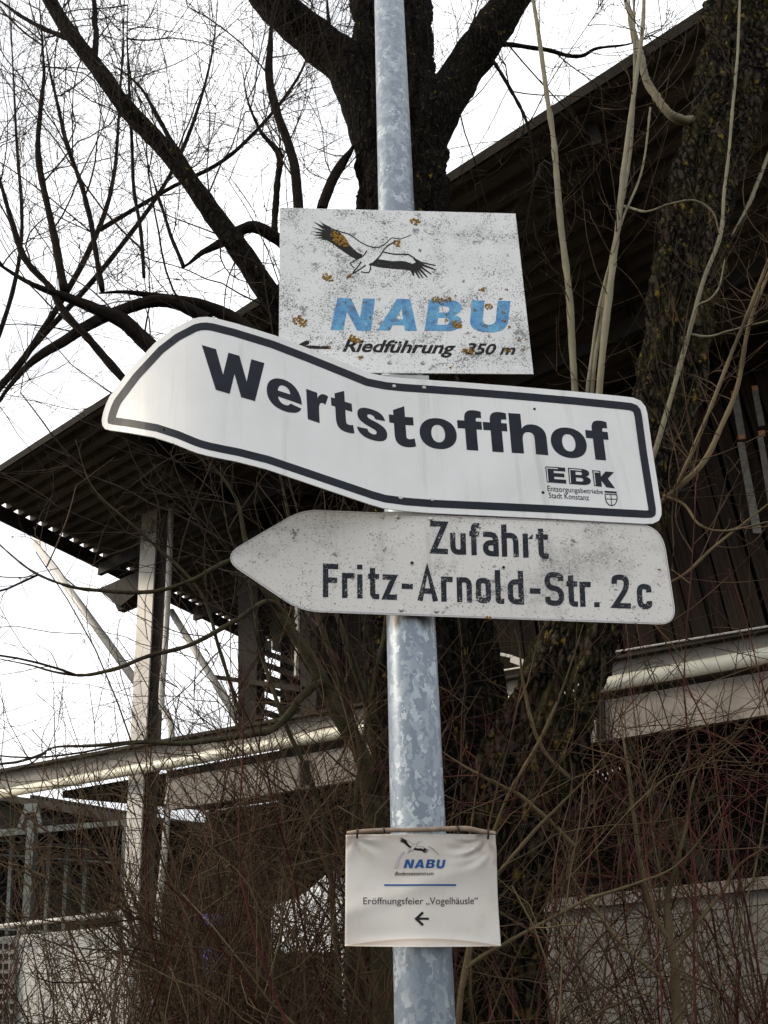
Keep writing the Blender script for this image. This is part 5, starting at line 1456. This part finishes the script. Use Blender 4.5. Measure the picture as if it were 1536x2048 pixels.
# forked tan shrub before the wall
fk = thing('shrub', 'tan forked shrub with pale bark in front of the concrete wall', 'shrub', at_y(1352, 2048, 2.9) * [1, 1, 0])
FK = [
    ([(1356, 2500), (1354, 2048), (1348, 1930), (1336, 1860), (1334, 1800), (1348, 1740), (1370, 1660), (1384, 1580), (1400, 1540), (1420, 1500)], 2.9, [15, 14, 13, 11, 9, 8, 7, 6, 5, 4]),
    ([(1338, 1880), (1312, 1840), (1292, 1780), (1276, 1700), (1268, 1620), (1256, 1540), (1246, 1480), (1238, 1400)], 2.9, [8, 8, 7, 7, 6, 6, 5, 4]),
    ([(1342, 1900), (1390, 1850), (1440, 1790), (1480, 1730), (1540, 1690)], 2.9, [6, 5, 5, 4, 3]),
    ([(1330, 1960), (1260, 1900), (1200, 1830), (1150, 1760), (1120, 1680)], 2.85, [6, 5, 5, 4, 3]),
]
FK = [(a_, b_, [v * 0.75 for v in c_]) for a_, b_, c_ in FK]
src = fork(fk, FK, M['olive'], 'stem', seed=200)
acc = Acc()
stub_twigs(acc, as_batch(src), RNG, [
    dict(per=6, ang=(0.5, 1.2), len=(0.2, 0.7), r=(0.0015, 0.003), seg=8, wander=0.12, trop=(0, 0, 0.04), sides=4, kink=0.05, t=(.25, .98)),
    dict(per=6, ang=(0.4, 1.1), len=(0.06, 0.3), r=(0.0009, 0.0016), seg=5, wander=0.13, trop=(0, 0, 0.02))])
tw = acc.build('twigs', M['brown'], fk); tw['kind'] = 'stuff'
ac_s = thing('shrub', 'long tan rods leaning from behind the pole across the dark hall', 'shrub', at_y(930, 2048, 2.4) * [1, 1, 0])
AS = [
    ([(905, 2300), (915, 2048), (924, 1960), (940, 1930), (1010, 1890), (1080, 1850), (1170, 1800), (1260, 1770), (1340, 1740), (1400, 1680), (1450, 1600)], 2.45, [9, 8, 7, 5, 5, 4.5, 4, 4, 3.5, 3, 2.5]),
    ([(920, 2000), (935, 1900), (970, 1790), (1050, 1680), (1110, 1620), (1170, 1560), (1240, 1480)], 2.5, [6, 5.5, 5, 4.5, 4, 3, 2.5]),
    ([(1150, 1690), (1090, 1630), (1040, 1590), (980, 1560), (905, 1520), (880, 1500)], 2.55, [5, 5.5, 5.5, 5, 4.5, 4]),
    ([(1140, 1560), (1090, 1500), (1064, 1440), (1046, 1370), (1038, 1300), (1030, 1260)], 2.6, [5, 5, 5, 4.5, 4, 3.5]),
    ([(930, 1960), (960, 1750), (1010, 1600), (1090, 1460), (1140, 1330), (1165, 1250)], 2.55, [6, 6, 5, 5, 4, 3.5]),
]
AS = [(a_, b_, [v * 0.78 for v in c_]) for a_, b_, c_ in AS]
src = fork(ac_s, AS, M['olive'], 'stem', seed=220)
acc = Acc()
stub_twigs(acc, as_batch(src), RNG, [
    dict(per=5, ang=(0.5, 1.2), len=(0.15, 0.6), r=(0.0014, 0.0028), seg=8, wander=0.12, trop=(0, 0, 0.04), sides=4, kink=0.05),
    dict(per=4, ang=(0.4, 1.1), len=(0.05, 0.25), r=(0.0008, 0.0014), seg=5, wander=0.13, trop=(0, 0, 0.02))])
tw = acc.build('twigs', M['red'], ac_s); tw['kind'] = 'stuff'
acc = Acc()
for px_, py_ in ((1196, 1546), (1206, 1552), (1216, 1550), (1226, 1544), (1240, 1540), (1212, 1560), (1130, 1388), (1150, 1400), (1156, 1372), (1148, 1384)):
    c = at_y(px_, py_, 2.5); u_ = np.array([RNG.normal(0, .3), 0, 1.0]); u_ /= np.linalg.norm(u_)
    acc.tube([c, c + u_ * .003, c + u_ * .006, c + u_ * .008], [.0006, .0017, .0015, .0005], 6)
ck = acc.build('catkins', M['catkin'], ac_s); ck['kind'] = 'stuff'
